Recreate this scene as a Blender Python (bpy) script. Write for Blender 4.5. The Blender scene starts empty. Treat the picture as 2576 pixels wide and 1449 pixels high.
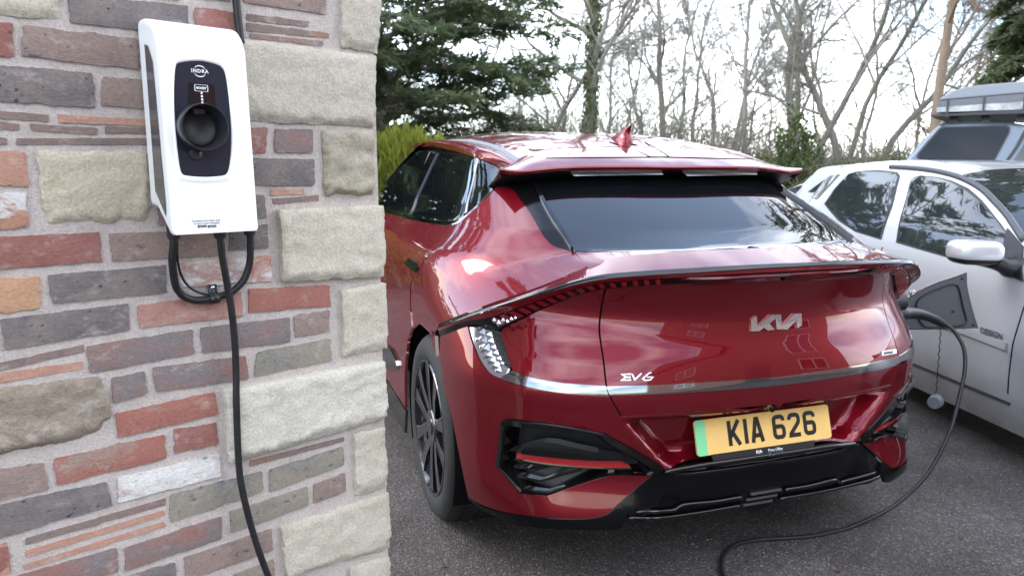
import bpy, bmesh, math, random
import numpy as np
from mathutils import Vector, Matrix, noise
from mathutils.geometry import delaunay_2d_cdt
random.seed(7); np.random.seed(7)
R = math.radians
scene = bpy.context.scene
col = scene.collection

# ------------------------------------------------------------------ camera
FPX = 1860.4; PIT = R(8.95); HC = 1.36; CX, CY = 1288.0, 724.5     # pixels of a 2576 px wide picture
cam_d = bpy.data.cameras.new('camera'); cam = bpy.data.objects.new('camera', cam_d); col.objects.link(cam)
cam.location = (0, 0, HC); cam.rotation_euler = (math.pi / 2 - PIT, 0, 0)
cam_d.sensor_width = 36; cam_d.lens = 26.0; cam_d.clip_start = .05; cam_d.clip_end = 3000
cam_d.dof.use_dof = True; cam_d.dof.focus_distance = 1.95; cam_d.dof.aperture_fstop = 5.6
scene.camera = cam

# ------------------------------------------------------------------ sky, sun, exposure
SUN_EL, SUN_AZ = R(36), R(-78)         # azimuth from straight ahead (+y), clockwise: the sun stands to the left, behind the house
w = bpy.data.worlds.new('World'); scene.world = w; w.use_nodes = True
nt = w.node_tree; bg = nt.nodes['Background']
sky = nt.nodes.new('ShaderNodeTexSky'); sky.sky_type = 'NISHITA'; sky.sun_disc = False
sky.sun_elevation = SUN_EL; sky.sun_rotation = SUN_AZ; sky.air_density = 1.0; sky.dust_density = .6; sky.ozone_density = 2.0
tcw = nt.nodes.new('ShaderNodeTexCoord')
mpw = nt.nodes.new('ShaderNodeMapping'); mpw.inputs['Scale'].default_value = (1, 1, 2.6); mpw.inputs['Location'].default_value = (-3.66, 3.47, 1.58)
nz = nt.nodes.new('ShaderNodeTexNoise'); nz.inputs['Scale'].default_value = 1.6; nz.inputs['Detail'].default_value = 6; nz.inputs['Roughness'].default_value = .5
cr_ = nt.nodes.new('ShaderNodeValToRGB'); cr_.color_ramp.elements[0].position = .44; cr_.color_ramp.elements[0].color = (.04, .04, .04, 1); cr_.color_ramp.elements[1].position = .84
cr_.color_ramp.elements[1].color = (.9, .9, .9, 1)
mixw = nt.nodes.new('ShaderNodeMix'); mixw.data_type = 'RGBA'
mixw.inputs['B'].default_value = (20, 20, 20.3, 1)
nt.links.new(tcw.outputs['Generated'], mpw.inputs['Vector']); nt.links.new(mpw.outputs[0], nz.inputs['Vector'])
nt.links.new(nz.outputs['Fac'], cr_.inputs[0]); nt.links.new(cr_.outputs[0], mixw.inputs['Factor'])
nt.links.new(sky.outputs[0], mixw.inputs['A']); nt.links.new(mixw.outputs['Result'], bg.inputs[0])
bg.inputs[1].default_value = .15
sun_d = bpy.data.lights.new('sun', 'SUN'); sun_d.energy = .55; sun_d.angle = R(25); sun_d.color = (1, .95, .88)
sun = bpy.data.objects.new('sun', sun_d); col.objects.link(sun)
_sd = Vector((math.sin(SUN_AZ) * math.cos(SUN_EL), math.cos(SUN_AZ) * math.cos(SUN_EL), math.sin(SUN_EL)))
sun.rotation_euler = (-_sd).to_track_quat('-Z', 'Y').to_euler(); sun.location = _sd * 50
scene.view_settings.view_transform = 'Standard'; scene.view_settings.look = 'None'
scene.view_settings.exposure = 1.82; scene.view_settings.gamma = 1.0; scene.view_settings.use_curve_mapping = False
scene.cycles.max_bounces = 8

# ------------------------------------------------------------------ helpers
cP, sP = math.cos(PIT), math.sin(PIT)
def ray(px, py):
    u = (px - CX) / FPX; v = (py - CY) / FPX
    return np.array([u, cP - v * sP, -sP - v * cP])
OW = np.array([0, 0, HC])
def ground_pt(px, py, z=0.0):
    d = ray(px, py); t = (z - HC) / d[2]; return OW + d * t
def depth_pt(px, py, F):
    d = ray(px, py); return OW + d * (F / d[1])

def link(o, parent=None):
    col.objects.link(o)
    if parent is not None: o.parent = parent
    return o
def empty(name, loc=(0, 0, 0), rz=0):
    o = bpy.data.objects.new(name, None); o.location = loc; o.rotation_euler = (0, 0, rz); o.empty_display_size = .1
    return link(o)
def tag(o, label=None, cat=None, group=None, kind=None):
    if label: o['label'] = label
    if cat: o['category'] = cat
    if group: o['group'] = group
    if kind: o['kind'] = kind
    return o
def mesh(name, verts, faces, mat=None, parent=None, smooth=True, normals=None, mats=None, fmat=None):
    me = bpy.data.meshes.new(name); me.from_pydata([tuple(map(float, v)) for v in verts], [], faces)
    if mat: me.materials.append(mat)
    if mats:
        for m in mats: me.materials.append(m)
        me.polygons.foreach_set('material_index', fmat)
    me.polygons.foreach_set('use_smooth', [smooth] * len(me.polygons))
    me.update()
    if normals is not None: me.normals_split_custom_set_from_vertices([tuple(map(float, n)) for n in normals])
    return link(bpy.data.objects.new(name, me), parent)
def flat_by_angle(o, ang=30):
    me = o.data
    try: me.set_sharp_from_angle(angle=R(ang))
    except Exception: pass
    return o
class MB:
    def __init__(s): s.v = []; s.f = []
    def box(s, x0, x1, y0, y1, z0, z1):
        b = len(s.v); s.v += [(x, y, z) for z in (z0, z1) for y in (y0, y1) for x in (x0, x1)]
        s.f += [tuple(b + i for i in q) for q in ((0, 2, 3, 1), (4, 5, 7, 6), (0, 1, 5, 4), (2, 6, 7, 3), (0, 4, 6, 2), (1, 3, 7, 5))]
        return s
    def quad(s, *p):
        b = len(s.v); s.v += list(p); s.f.append(tuple(range(b, b + len(p)))); return s
    def grid(s, rows, closed=False):
        b = len(s.v); n = len(rows[0])
        for r in rows: s.v += [tuple(p) for p in r]
        for i in range(len(rows) - 1):
            for j in range(n if closed else n - 1):
                k = (j + 1) % n
                s.f.append((b + i * n + j, b + i * n + k, b + (i + 1) * n + k, b + (i + 1) * n + j))
        return s
    def tube(s, pts, rad, sides=8, cap=True):
        pts = [Vector(p) for p in pts]; n = len(pts)
        if not hasattr(rad, '__len__'): rad = [rad] * n
        up = Vector((0, 0, 1)); rows = []; t_prev = None; nrm = None
        for i, p in enumerate(pts):
            t = (pts[min(i + 1, n - 1)] - pts[max(i - 1, 0)]).normalized()
            if nrm is None:
                nrm = t.cross(up if abs(t.z) < .95 else Vector((1, 0, 0))).normalized()
            else:
                nrm = (nrm - t * nrm.dot(t)).normalized()
            bn = t.cross(nrm)
            rows.append([p + (nrm * math.cos(a) + bn * math.sin(a)) * rad[i] for a in [2 * math.pi * k / sides for k in range(sides)]])
        b = len(s.v); s.grid(rows, True)
        if cap:
            s.f.append(tuple(b + k for k in range(sides))[::-1]); s.f.append(tuple(b + (n - 1) * sides + k for k in range(sides)))
        return s
    def build(s, name, mat, parent=None, smooth=False, ang=None):
        o = mesh(name, s.v, s.f, mat, parent, smooth or ang is not None)
        bm = bmesh.new(); bm.from_mesh(o.data); bmesh.ops.recalc_face_normals(bm, faces=bm.faces); bm.to_mesh(o.data); bm.free()
        if ang is not None: flat_by_angle(o, ang)
        return o
def bevel(o, wd, seg=2):
    m = o.modifiers.new('bevel', 'BEVEL'); m.width = wd; m.segments = seg; m.limit_method = 'ANGLE'; m.angle_limit = R(35); return o
def crom(pts, n=8, closed=False):
    pts = [np.array(p, float) for p in pts]; out = []; N = len(pts)
    rng = range(N) if closed else range(N - 1)
    for i in rng:
        if closed: p0, p1, p2, p3 = pts[i - 1], pts[i], pts[(i + 1) % N], pts[(i + 2) % N]
        else: p0, p1, p2, p3 = pts[max(i - 1, 0)], pts[i], pts[i + 1], pts[min(i + 2, N - 1)]
        for k in range(n):
            t = k / n
            out.append(.5 * ((2 * p1) + (-p0 + p2) * t + (2 * p0 - 5 * p1 + 4 * p2 - p3) * t * t + (-p0 + 3 * p1 - 3 * p2 + p3) * t ** 3))
    if not closed: out.append(pts[-1])
    return out
def resample(pts, n):
    pts = np.array(pts, float); d = np.r_[0, np.cumsum(np.linalg.norm(np.diff(pts, axis=0), axis=1))]
    t = np.linspace(0, d[-1], n); return np.stack([np.interp(t, d, pts[:, k]) for k in range(pts.shape[1])], 1)
def in_poly(P, poly):
    x, y = P[:, 0], P[:, 1]; ins = np.zeros(len(P), bool); n = len(poly)
    for i in range(n):
        x0, y0 = poly[i]; x1, y1 = poly[(i + 1) % n]
        if y0 == y1: continue
        c = ((y0 > y) != (y1 > y)) & (x < (x1 - x0) * (y - y0) / (y1 - y0) + x0); ins ^= c
    return ins
def seg_dist(P, poly):
    d = np.full(len(P), 9e9); n = len(poly); poly = np.array(poly)
    for i in range(n):
        a = poly[i]; b = poly[(i + 1) % n]; ab = b - a; L = max((ab ** 2).sum(), 1e-12)
        t = np.clip(((P - a) @ ab) / L, 0, 1); q = a + t[:, None] * ab
        d = np.minimum(d, np.linalg.norm(P - q, axis=1))
    return d
def densify(poly, step, closed=True):
    out = []; n = len(poly)
    for i in range(n if closed else n - 1):
        a = np.array(poly[i], float); b = np.array(poly[(i + 1) % n], float); m = max(1, int(math.ceil(np.linalg.norm(b - a) / step)))
        out += [a + (b - a) * k / m for k in range(m)]
    if not closed: out.append(np.array(poly[-1], float))
    return out
def cdt(poly, step, holes=()):
    """triangulate a polygon (2-D) with an interior grid; returns points, triangles, boundary loops (index lists)"""
    pts = []; edges = []; loops = []
    for lp in [poly] + list(holes):
        b = len(pts); pts += list(lp); n = len(lp); loops.append(list(range(b, b + n)))
        edges += [(b + i, b + (i + 1) % n) for i in range(n)]
    A = np.array(poly); lo = A.min(0); hi = A.max(0)
    gx = np.arange(lo[0] + step * .5, hi[0], step); gy = np.arange(lo[1] + step * .5, hi[1], step)
    if len(gx) and len(gy):
        G = np.array([(x + (.5 * step if j % 2 else 0), y) for j, y in enumerate(gy) for x in gx])
        m = in_poly(G, poly)
        for h in holes: m &= ~in_poly(G, h)
        G = G[m]
        if len(G):
            dd = seg_dist(G, poly)
            for h in holes: dd = np.minimum(dd, seg_dist(G, h))
            G = G[dd > step * .45]; pts += list(G)
    v, e, f, ov, oe, of = delaunay_2d_cdt([Vector((float(p[0]), float(p[1]))) for p in pts], edges, [], 1, 1e-7)
    P2 = np.array([(p.x, p.y) for p in v]); idx = {}
    for k, o in enumerate(ov):
        for q in o: idx[q] = k
    tris = []
    for t in f:
        t = list(t)
        c = P2[t].mean(0)[None]
        if any(in_poly(c, h)[0] for h in holes): continue
        a, b_, c_ = P2[t[0]], P2[t[1]], P2[t[2]]
        if (b_[0] - a[0]) * (c_[1] - a[1]) - (b_[1] - a[1]) * (c_[0] - a[0]) < 0: t = t[::-1]
        tris.append(tuple(t))
    return P2, tris, [[idx[i] for i in lp] for lp in loops]

# ------------------------------------------------------------------ materials
def mat(name, base=(.5, .5, .5), rough=.6, metal=0, coat=0, coat_r=.03, spec=.5, emit=None):
    m = bpy.data.materials.new(name); m.use_nodes = True; b = m.node_tree.nodes['Principled BSDF']
    b.inputs['Base Color'].default_value = (*base, 1); b.inputs['Roughness'].default_value = rough; b.inputs['Metallic'].default_value = metal
    b.inputs['Coat Weight'].default_value = coat; b.inputs['Coat Roughness'].default_value = coat_r; b.inputs['Specular IOR Level'].default_value = spec
    return m
def ramp_mat(name, stops, scale=8, detail=6, rough=.85, bump=.3, bscale=60, bdist=.002, rnd=True, stretch=None, speck=None, coord='Object', rough2=None, dist=0, spec=.35, grunge=.55, smear=0):
    """noise-driven colour + fine bump; colours differ from piece to piece through Object Info random"""
    m = bpy.data.materials.new(name); m.use_nodes = True; t = m.node_tree; N = t.nodes; L = t.links; b = N['Principled BSDF']
    tc = N.new('ShaderNodeTexCoord'); mp = N.new('ShaderNodeMapping'); L.new(tc.outputs[coord], mp.inputs['Vector'])
    if stretch: mp.inputs['Scale'].default_value = stretch
    if rnd:
        oi = N.new('ShaderNodeObjectInfo'); mu = N.new('ShaderNodeMath'); mu.operation = 'MULTIPLY'; mu.inputs[1].default_value = 47.3
        L.new(oi.outputs['Random'], mu.inputs[0]); L.new(mu.outputs[0], mp.inputs['Location'])
    n1 = N.new('ShaderNodeTexNoise'); n1.inputs['Scale'].default_value = scale; n1.inputs['Detail'].default_value = detail; n1.inputs['Roughness'].default_value = .62; n1.inputs['Distortion'].default_value = dist
    L.new(mp.outputs[0], n1.inputs['Vector'])
    r = N.new('ShaderNodeValToRGB'); els = r.color_ramp.elements
    while len(els) < len(stops): els.new(.5)
    for e, (p, c) in zip(els, stops): e.position = p; e.color = (*c, 1)
    L.new(n1.outputs['Fac'], r.inputs[0]); out = r.outputs[0]
    n2 = N.new('ShaderNodeTexNoise'); n2.inputs['Scale'].default_value = bscale; n2.inputs['Detail'].default_value = 5; n2.inputs['Roughness'].default_value = .7; L.new(mp.outputs[0], n2.inputs['Vector'])
    gm = N.new('ShaderNodeMix'); gm.data_type = 'RGBA'; gm.blend_type = 'MULTIPLY'; gm.inputs['Factor'].default_value = grunge
    r3 = N.new('ShaderNodeValToRGB'); r3.color_ramp.elements[0].position = .3; r3.color_ramp.elements[0].color = (.55, .55, .55, 1); r3.color_ramp.elements[1].position = .65; r3.color_ramp.elements[1].color = (1.2, 1.2, 1.2, 1)
    L.new(n2.outputs['Fac'], r3.inputs[0]); L.new(out, gm.inputs['A']); L.new(r3.outputs[0], gm.inputs['B']); out = gm.outputs['Result']
    if speck:
        scol, sscale, lo, hi = speck
        n4 = N.new('ShaderNodeTexNoise'); n4.inputs['Scale'].default_value = sscale; n4.inputs['Detail'].default_value = 3; L.new(mp.outputs[0], n4.inputs['Vector'])
        r4 = N.new('ShaderNodeMapRange'); r4.inputs[1].default_value = lo; r4.inputs[2].default_value = hi; L.new(n4.outputs['Fac'], r4.inputs[0])
        mx = N.new('ShaderNodeMix'); mx.data_type = 'RGBA'; L.new(r4.outputs[0], mx.inputs['Factor']); L.new(out, mx.inputs['A']); mx.inputs['B'].default_value = (*scol, 1); out = mx.outputs['Result']
    if smear:
        n5 = N.new('ShaderNodeTexNoise'); n5.inputs['Scale'].default_value = 16; n5.inputs['Detail'].default_value = 9; n5.inputs['Roughness'].default_value = .72; L.new(mp.outputs[0], n5.inputs['Vector'])
        r5 = N.new('ShaderNodeMapRange'); r5.inputs[1].default_value = .56; r5.inputs[2].default_value = .74; r5.inputs[4].default_value = smear; L.new(n5.outputs['Fac'], r5.inputs[0])
        m5 = N.new('ShaderNodeMix'); m5.data_type = 'RGBA'; L.new(r5.outputs[0], m5.inputs['Factor']); L.new(out, m5.inputs['A']); m5.inputs['B'].default_value = (.46, .40, .36, 1); out = m5.outputs['Result']
    L.new(out, b.inputs['Base Color']); b.inputs['Roughness'].default_value = rough; b.inputs['Specular IOR Level'].default_value = spec
    bp = N.new('ShaderNodeBump'); bp.inputs['Strength'].default_value = bump; bp.inputs['Distance'].default_value = bdist
    L.new(n2.outputs['Fac'], bp.inputs['Height']); L.new(bp.outputs[0], b.inputs['Normal'])
    return m

M = {}
M['mortar'] = ramp_mat('mortar', [(.3, (.42, .365, .335)), (.55, (.50, .44, .405)), (.75, (.39, .345, .32))], 14, 8, .95, .9, 190, .004, False)
def bm_(n, stops, **k):
    kw = dict(scale=9, rough=.88, bump=.7, bscale=130, bdist=.0035, stretch=(1, 1, 1.6), dist=.6, smear=.75); kw.update(k); stops = [(p_, tuple(.8 * c + .2 * g_ for c, g_ in zip(cc, (.24, .20, .175)))) for p_, cc in stops] if n[0] not in 'SP' else stops; M[n] = ramp_mat('brick_' + n, stops, **kw)
bm_('K', [(.32, (.092, .085, .094)), (.5, (.145, .128, .126)), (.68, (.21, .165, .15))], speck=((.03, .03, .035), 55, .66, .72))
bm_('R', [(.3, (.20, .066, .054)), (.52, (.27, .092, .074)), (.72, (.26, .165, .14))], speck=((.10, .06, .06), 50, .67, .74))
bm_('RR', [(.3, (.31, .095, .07)), (.55, (.33, .115, .085)), (.66, (.29, .20, .16))], scale=6)
bm_('B', [(.3, (.205, .15, .13)), (.52, (.27, .19, .16)), (.7, (.165, .14, .142))], speck=((.09, .09, .105), 45, .63, .70))
bm_('O', [(.3, (.41, .20, .135)), (.55, (.46, .24, .165)), (.75, (.40, .25, .20))])
bm_('Y', [(.3, (.46, .235, .12)), (.55, (.52, .29, .165)), (.75, (.45, .27, .19))])
bm_('M', [(.3, (.115, .10, .115)), (.45, (.175, .15, .15)), (.58, (.24, .125, .105)), (.72, (.27, .075, .06))], scale=5.5)
bm_('G', [(.3, (.165, .165, .155)), (.5, (.25, .23, .18)), (.7, (.29, .225, .17))], scale=6, speck=((.10, .115, .14), 40, .62, .70))
bm_('P', [(.36, (.36, .17, .13)), (.47, (.46, .34, .30)), (.56, (.60, .56, .53)), (.75, (.66, .63, .60))], scale=14)
bm_('W', [(.36, (.42, .17, .10)), (.46, (.42, .22, .15)), (.50, (.62, .60, .57)), (.75, (.70, .68, .65))], scale=9)
bm_('PW', [(.3, (.42, .33, .30)), (.42, (.56, .53, .50)), (.6, (.66, .64, .61)), (.78, (.50, .42, .40))], scale=16, speck=((.20, .21, .25), 45, .64, .70))
bm_('A', [(.3, (.34, .145, .115)), (.55, (.39, .19, .15)), (.72, (.44, .30, .25))], scale=10)
bm_('T', [(.3, (.15, .11, .10)), (.55, (.21, .15, .13)), (.75, (.33, .14, .085))], scale=12)
bm_('TO', [(.3, (.42, .21, .145)), (.6, (.46, .25, .18)), (.75, (.30, .20, .165))], scale=12)
bm_('S', [(.3, (.42, .38, .31)), (.5, (.47, .425, .35)), (.7, (.51, .465, .39))], scale=5, bscale=150, bump=.9, bdist=.004, stretch=None)
bm_('ST', [(.3, (.42, .36, .26)), (.5, (.47, .41, .305)), (.7, (.50, .445, .345))], scale=5, bscale=150, bump=.9, bdist=.004, stretch=None)
bm_('SW', [(.3, (.51, .475, .40)), (.5, (.56, .525, .45)), (.7, (.59, .55, .48))], scale=5, bscale=150, bump=.9, bdist=.004, stretch=None)
bm_('SG', [(.3, (.455, .41, .325)), (.5, (.505, .46, .37)), (.7, (.54, .495, .41))], scale=5, bscale=150, bump=.9, bdist=.004, stretch=None)
bm_('SD', [(.3, (.16, .13, .105)), (.48, (.31, .27, .20)), (.7, (.40, .37, .29))], scale=7, bscale=150, bump=.9, bdist=.004, stretch=None)
bm_('D', [(.3, (.22, .175, .13)), (.48, (.29, .235, .175)), (.62, (.34, .295, .235)), (.76, (.42, .40, .36))], scale=11, bscale=90, bump=1, bdist=.006, stretch=None)

paint = mat('red_paint', (.235, .006, .014), .36, .55, 1.0, .012, spec=0.0)
M['red'] = paint
_b = paint.node_tree.nodes['Principled BSDF']; _n = paint.node_tree.nodes.new('ShaderNodeTexNoise'); _n.inputs['Scale'].default_value = 1400; _n.inputs['Detail'].default_value = 1
_r = paint.node_tree.nodes.new('ShaderNodeValToRGB'); _r.color_ramp.elements[0].color = (.095, .002, .006, 1); _r.color_ramp.elements[1].color = (.19, .0045, .011, 1)
_t = paint.node_tree.nodes.new('ShaderNodeTexCoord'); paint.node_tree.links.new(_t.outputs['Object'], _n.inputs['Vector']); paint.node_tree.links.new(_n.outputs['Fac'], _r.inputs[0]); paint.node_tree.links.new(_r.outputs[0], _b.inputs['Base Color'])
M['gloss'] = mat('gloss_black', (.0035, .0035, .004), .05, 0, .25, .02, .4)
M['satin'] = mat('satin_black', (.012, .012, .013), .38)
M['gap'] = mat('shut_line_black', (.004, .004, .004), .9, spec=.1)
M['glass'] = mat('privacy_glass', (.003, .004, .005), .012, 0, 0, .01, .95)
M['chrome'] = mat('dark_chrome', (.27, .27, .28), .06, 1)
M['silver'] = mat('satin_silver', (.72, .72, .73), .22, 1)
M['lens'] = mat('clear_lens', (.36, .37, .40), .10, .7, 1, .01)
M['facet'] = mat('lens_facet', (.50, .51, .54), .16, .8, .5, .02)
M['redlens'] = mat('red_lens', (.16, .004, .008), .12, 0, 1, .01)
M['redseg'] = mat('red_lamp_segment', (.26, .012, .018), .3, 0, 1, .02)
M['reflector'] = mat('red_reflector', (.33, .012, .016), .22, 0, 1, .02)
M['rubber'] = ramp_mat('tyre_rubber', [(.3, (.011, .011, .012)), (.7, (.022, .022, .021))], 20, 5, .75, .25, 200, .001, False)
M['rim'] = mat('black_rim', (.010, .010, .011), .16, 0, .7, .04)
M['machined'] = mat('machined_edge', (.34, .34, .35), .28, 1)
M['trimmetal'] = mat('dull_metal', (.12, .12, .125), .35, .8)
M['greystrip'] = mat('roof_strip', (.14, .155, .165), .45)
M['plate_y'] = ramp_mat('plate_yellow', [(.3, (.70, .44, .14)), (.7, (.74, .47, .155))], 12, 3, .35, .02, 80, .0002, False, grunge=.08)
M['plate_g'] = mat('plate_green', (.19, .55, .27), .35)
M['ink'] = mat('ink_black', (.006, .006, .006), .45)
M['white_p'] = ramp_mat('charger_white', [(.3, (.79, .79, .78)), (.7, (.83, .83, .82))], 5, 3, .34, .02, 60, .0005, False, speck=((.35, .34, .32), 170, .76, .80), grunge=.05)
M['charger_d'] = ramp_mat('charger_dark', [(.3, (.013, .0155, .026)), (.7, (.018, .021, .034))], 5, 3, .13, .02, 60, .0005, False, speck=((.14, .15, .17), 210, .72, .77), spec=.35, grunge=.1)
M['charger_b'] = mat('charger_black', (.022, .023, .028), .34)
M['smoke'] = mat('smoked_side', (.055, .058, .066), .18, 0, .5, .05)
M['print_w'] = mat('white_print', (.75, .75, .78), .5)
M['print_g'] = mat('grey_print', (.22, .22, .24), .6)
M['cable'] = ramp_mat('cable_rubber', [(.3, (.011, .011, .013)), (.7, (.020, .020, .022))], 20, 4, .42, .15, 160, .0006, False, speck=((.16, .15, .13), 110, .70, .76))
M['plug_b'] = mat('plug_black', (.014, .014, .016), .36)
M['silverpaint'] = mat('silver_paint', (.55, .565, .59), .32, .35, .9, .03)
_m = M['silverpaint'].node_tree; _g = _m.nodes.new('ShaderNodeNewGeometry'); _s = _m.nodes.new('ShaderNodeSeparateXYZ'); _m.links.new(_g.outputs['Position'], _s.inputs[0])
_mr = _m.nodes.new('ShaderNodeMapRange'); _mr.inputs[1].default_value = .62; _mr.inputs[2].default_value = .20; _m.links.new(_s.outputs['Z'], _mr.inputs[0])
_nn = _m.nodes.new('ShaderNodeTexNoise'); _nn.inputs['Scale'].default_value = 5; _nn.inputs['Detail'].default_value = 8; _m.links.new(_g.outputs['Position'], _nn.inputs['Vector'])
_mm = _m.nodes.new('ShaderNodeMath'); _mm.operation = 'MULTIPLY'; _m.links.new(_mr.outputs[0], _mm.inputs[0]); _m.links.new(_nn.outputs['Fac'], _mm.inputs[1])
_mx = _m.nodes.new('ShaderNodeMix'); _mx.data_type = 'RGBA'; _mx.inputs['A'].default_value = (.52, .535, .56, 1); _mx.inputs['B'].default_value = (.19, .165, .14, 1); _m.links.new(_mm.outputs[0], _mx.inputs['Factor']); _m.links.new(_mx.outputs['Result'], _m.nodes['Principled BSDF'].inputs['Base Color'])
M['blackglass'] = mat('dark_glass', (.004, .005, .006), .02, 0, 0, .01, .35)
M['trim'] = mat('grey_plastic', (.055, .058, .065), .55)
M['carglass'] = mat('tinted_glass', (.018, .022, .024), .02, 0, .6, .01, .6)
M['pickup'] = mat('pickup_paint', (.115, .14, .17), .3, .3, .8, .04)
M['blacktrim'] = mat('black_trim', (.003, .003, .0035), .12, 0, 0, .1, .22)
M['tent_hard'] = mat('roof_box_shell', (.17, .185, .205), .4)
M['tent_side'] = mat('roof_box_side', (.085, .095, .105), .5)
M['tent_panel'] = ramp_mat('roof_box_panel', [(.3, (.20, .20, .20)), (.6, (.42, .42, .42))], 6, 5, .3, .1, 20, .002, False)
M['asphalt'] = None
M['bark'] = ramp_mat('bark_grey', [(.3, (.19, .172, .138)), (.55, (.27, .248, .205)), (.75, (.22, .225, .155))], 3, 6, .95, .6, 25, .02, False, stretch=(3, 3, .6), coord='Object')  # bark tones raised to stand in for veiling glare from the sky
M['bark3'] = ramp_mat('bark_glare_pale', [(.3, (.27, .25, .21)), (.55, (.36, .335, .29)), (.75, (.30, .30, .24))], 3, 6, .95, .6, 25, .02, False, stretch=(3, 3, .6), coord='Object')  # paler still: glare over crowns and far trees put into the colour
M['bark2'] = ramp_mat('bark_brown', [(.3, (.17, .125, .085)), (.55, (.25, .19, .135)), (.75, (.20, .165, .115))], 3, 6, .95, .6, 25, .02, False, stretch=(3, 3, .6), coord='Object')
def leaf_mat(name, c1, c2, c3, sc=2.2):
    m = ramp_mat(name, [(.3, c1), (.5, c2), (.7, c3)], sc, 4, .75, 0, 30, .001, False, coord='Object', spec=.25, grunge=.3)
    t = m.node_tree; b = t.nodes['Principled BSDF']; tr_ = t.nodes.new('ShaderNodeBsdfTranslucent'); mx = t.nodes.new('ShaderNodeMixShader'); mx.inputs[0].default_value = .52
    t.links.new(b.inputs['Base Color'].links[0].from_socket, tr_.inputs['Color']); t.links.new(b.outputs[0], mx.inputs[1]); t.links.new(tr_.outputs[0], mx.inputs[2]); t.links.new(mx.outputs[0], t.nodes['Material Output'].inputs['Surface'])
    return m
M['cedar'] = leaf_mat('cedar_needles', (.10, .135, .075), (.16, .205, .11), (.23, .26, .135), 1.3)
M['gold'] = leaf_mat('golden_conifer', (.13, .15, .022), (.23, .255, .04), (.33, .34, .06), 3)
M['ivy'] = leaf_mat('ivy_leaves', (.06, .085, .035), (.11, .15, .05), (.20, .22, .07), 4)
M['grassy'] = leaf_mat('bank_scrub', (.10, .115, .055), (.16, .175, .085), (.22, .205, .115), 1.5)
M['dead'] = leaf_mat('dead_leaves', (.16, .085, .045), (.22, .12, .07), (.27, .17, .10), 3)

# ------------------------------------------------------------------ ground
def asphalt():
    m = bpy.data.materials.new('asphalt'); m.use_nodes = True; t = m.node_tree; N = t.nodes; L = t.links; b = N['Principled BSDF']
    tc = N.new('ShaderNodeNewGeometry')
    vo = N.new('ShaderNodeTexVoronoi'); vo.inputs['Scale'].default_value = 150; L.new(tc.outputs['Position'], vo.inputs['Vector'])
    rv = N.new('ShaderNodeValToRGB'); e = rv.color_ramp.elements; e[0].position = 0; e[0].color = (.036, .032, .030, 1); e[1].position = 1; e[1].color = (.22, .198, .18, 1); ee = rv.color_ramp.elements.new(.72); ee.color = (.092, .083, .078, 1)
    L.new(vo.outputs['Color'], rv.inputs[0])
    n = N.new('ShaderNodeTexNoise'); n.inputs['Scale'].default_value = 1.7; n.inputs['Detail'].default_value = 9; n.inputs['Roughness'].default_value = .65; L.new(tc.outputs['Position'], n.inputs['Vector'])
    r2 = N.new('ShaderNodeValToRGB'); r2.color_ramp.elements[0].position = .32; r2.color_ramp.elements[0].color = (.62, .58, .55, 1); r2.color_ramp.elements[1].position = .7; r2.color_ramp.elements[1].color = (1.35, 1.32, 1.32, 1)
    L.new(n.outputs['Fac'], r2.inputs[0])
    mx = N.new('ShaderNodeMix'); mx.data_type = 'RGBA'; mx.blend_type = 'MULTIPLY'; mx.inputs['Factor'].default_value = 1; L.new(rv.outputs[0], mx.inputs['A']); L.new(r2.outputs[0], mx.inputs['B'])
    n3 = N.new('ShaderNodeTexNoise'); n3.inputs['Scale'].default_value = 4.5; n3.inputs['Detail'].default_value = 10; n3.inputs['Roughness'].default_value = .75; L.new(tc.outputs['Position'], n3.inputs['Vector'])
    r3 = N.new('ShaderNodeMapRange'); r3.inputs[1].default_value = .60; r3.inputs[2].default_value = .70; r3.inputs[4].default_value = .55; L.new(n3.outputs['Fac'], r3.inputs[0])
    m2 = N.new('ShaderNodeMix'); m2.data_type = 'RGBA'; L.new(r3.outputs[0], m2.inputs['Factor']); L.new(mx.outputs['Result'], m2.inputs['A']); m2.inputs['B'].default_value = (.045, .052, .024, 1)
    L.new(m2.outputs['Result'], b.inputs['Base Color']); b.inputs['Roughness'].default_value = .8; b.inputs['Specular IOR Level'].default_value = .35
    bp = N.new('ShaderNodeBump'); bp.inputs['Strength'].default_value = 1; bp.inputs['Distance'].default_value = .003; L.new(vo.outputs['Distance'], bp.inputs['Height']); bp.invert = True; L.new(bp.outputs[0], b.inputs['Normal'])
    return m
M['asphalt'] = asphalt()
M['soil'] = ramp_mat('bank_soil', [(.3, (.09, .075, .05)), (.5, (.13, .12, .075)), (.7, (.12, .13, .06))], 1.2, 8, .95, .8, 12, .03, False)
def ground_z(x, y):
    s = max(0, min(1, (y - (11.5 + .12 * x)) / 4.0)); s = s * s * (3 - 2 * s)
    return s * (1.15 + .35 * math.sin(x * .35 + 1) + .02 * (y - 11)) if y > 8 else 0
gv = []; gf = []
xs = list(np.linspace(-14, 18, 65)); ys = list(np.linspace(-16, 32, 97))
mb = MB(); mb.quad((-900, -900, -.012), (900, -900, -.012), (900, 900, -.012), (-900, 900, -.012))
o = mb.build('ground', M['soil']); tag(o, 'wide flat earth around the driveway', 'ground', kind='structure')
mb = MB(); mb.quad((-14, -16, 0), (18, -16, 0), (18, 13, 0), (-14, 13, 0)); o = mb.build('driveway', M['asphalt']); tag(o, 'dark weathered tarmac driveway under the parked cars', 'driveway', kind='structure')
rows = [[(x, y, ground_z(x, y) - (.03 if ground_z(x, y) < .01 else 0) + .06 * noise.noise((x, y, 3)) * min(1, ground_z(x, y) * 3)) for x in np.linspace(-40, 45, 120)] for y in np.linspace(9, 70, 70)]
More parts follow.
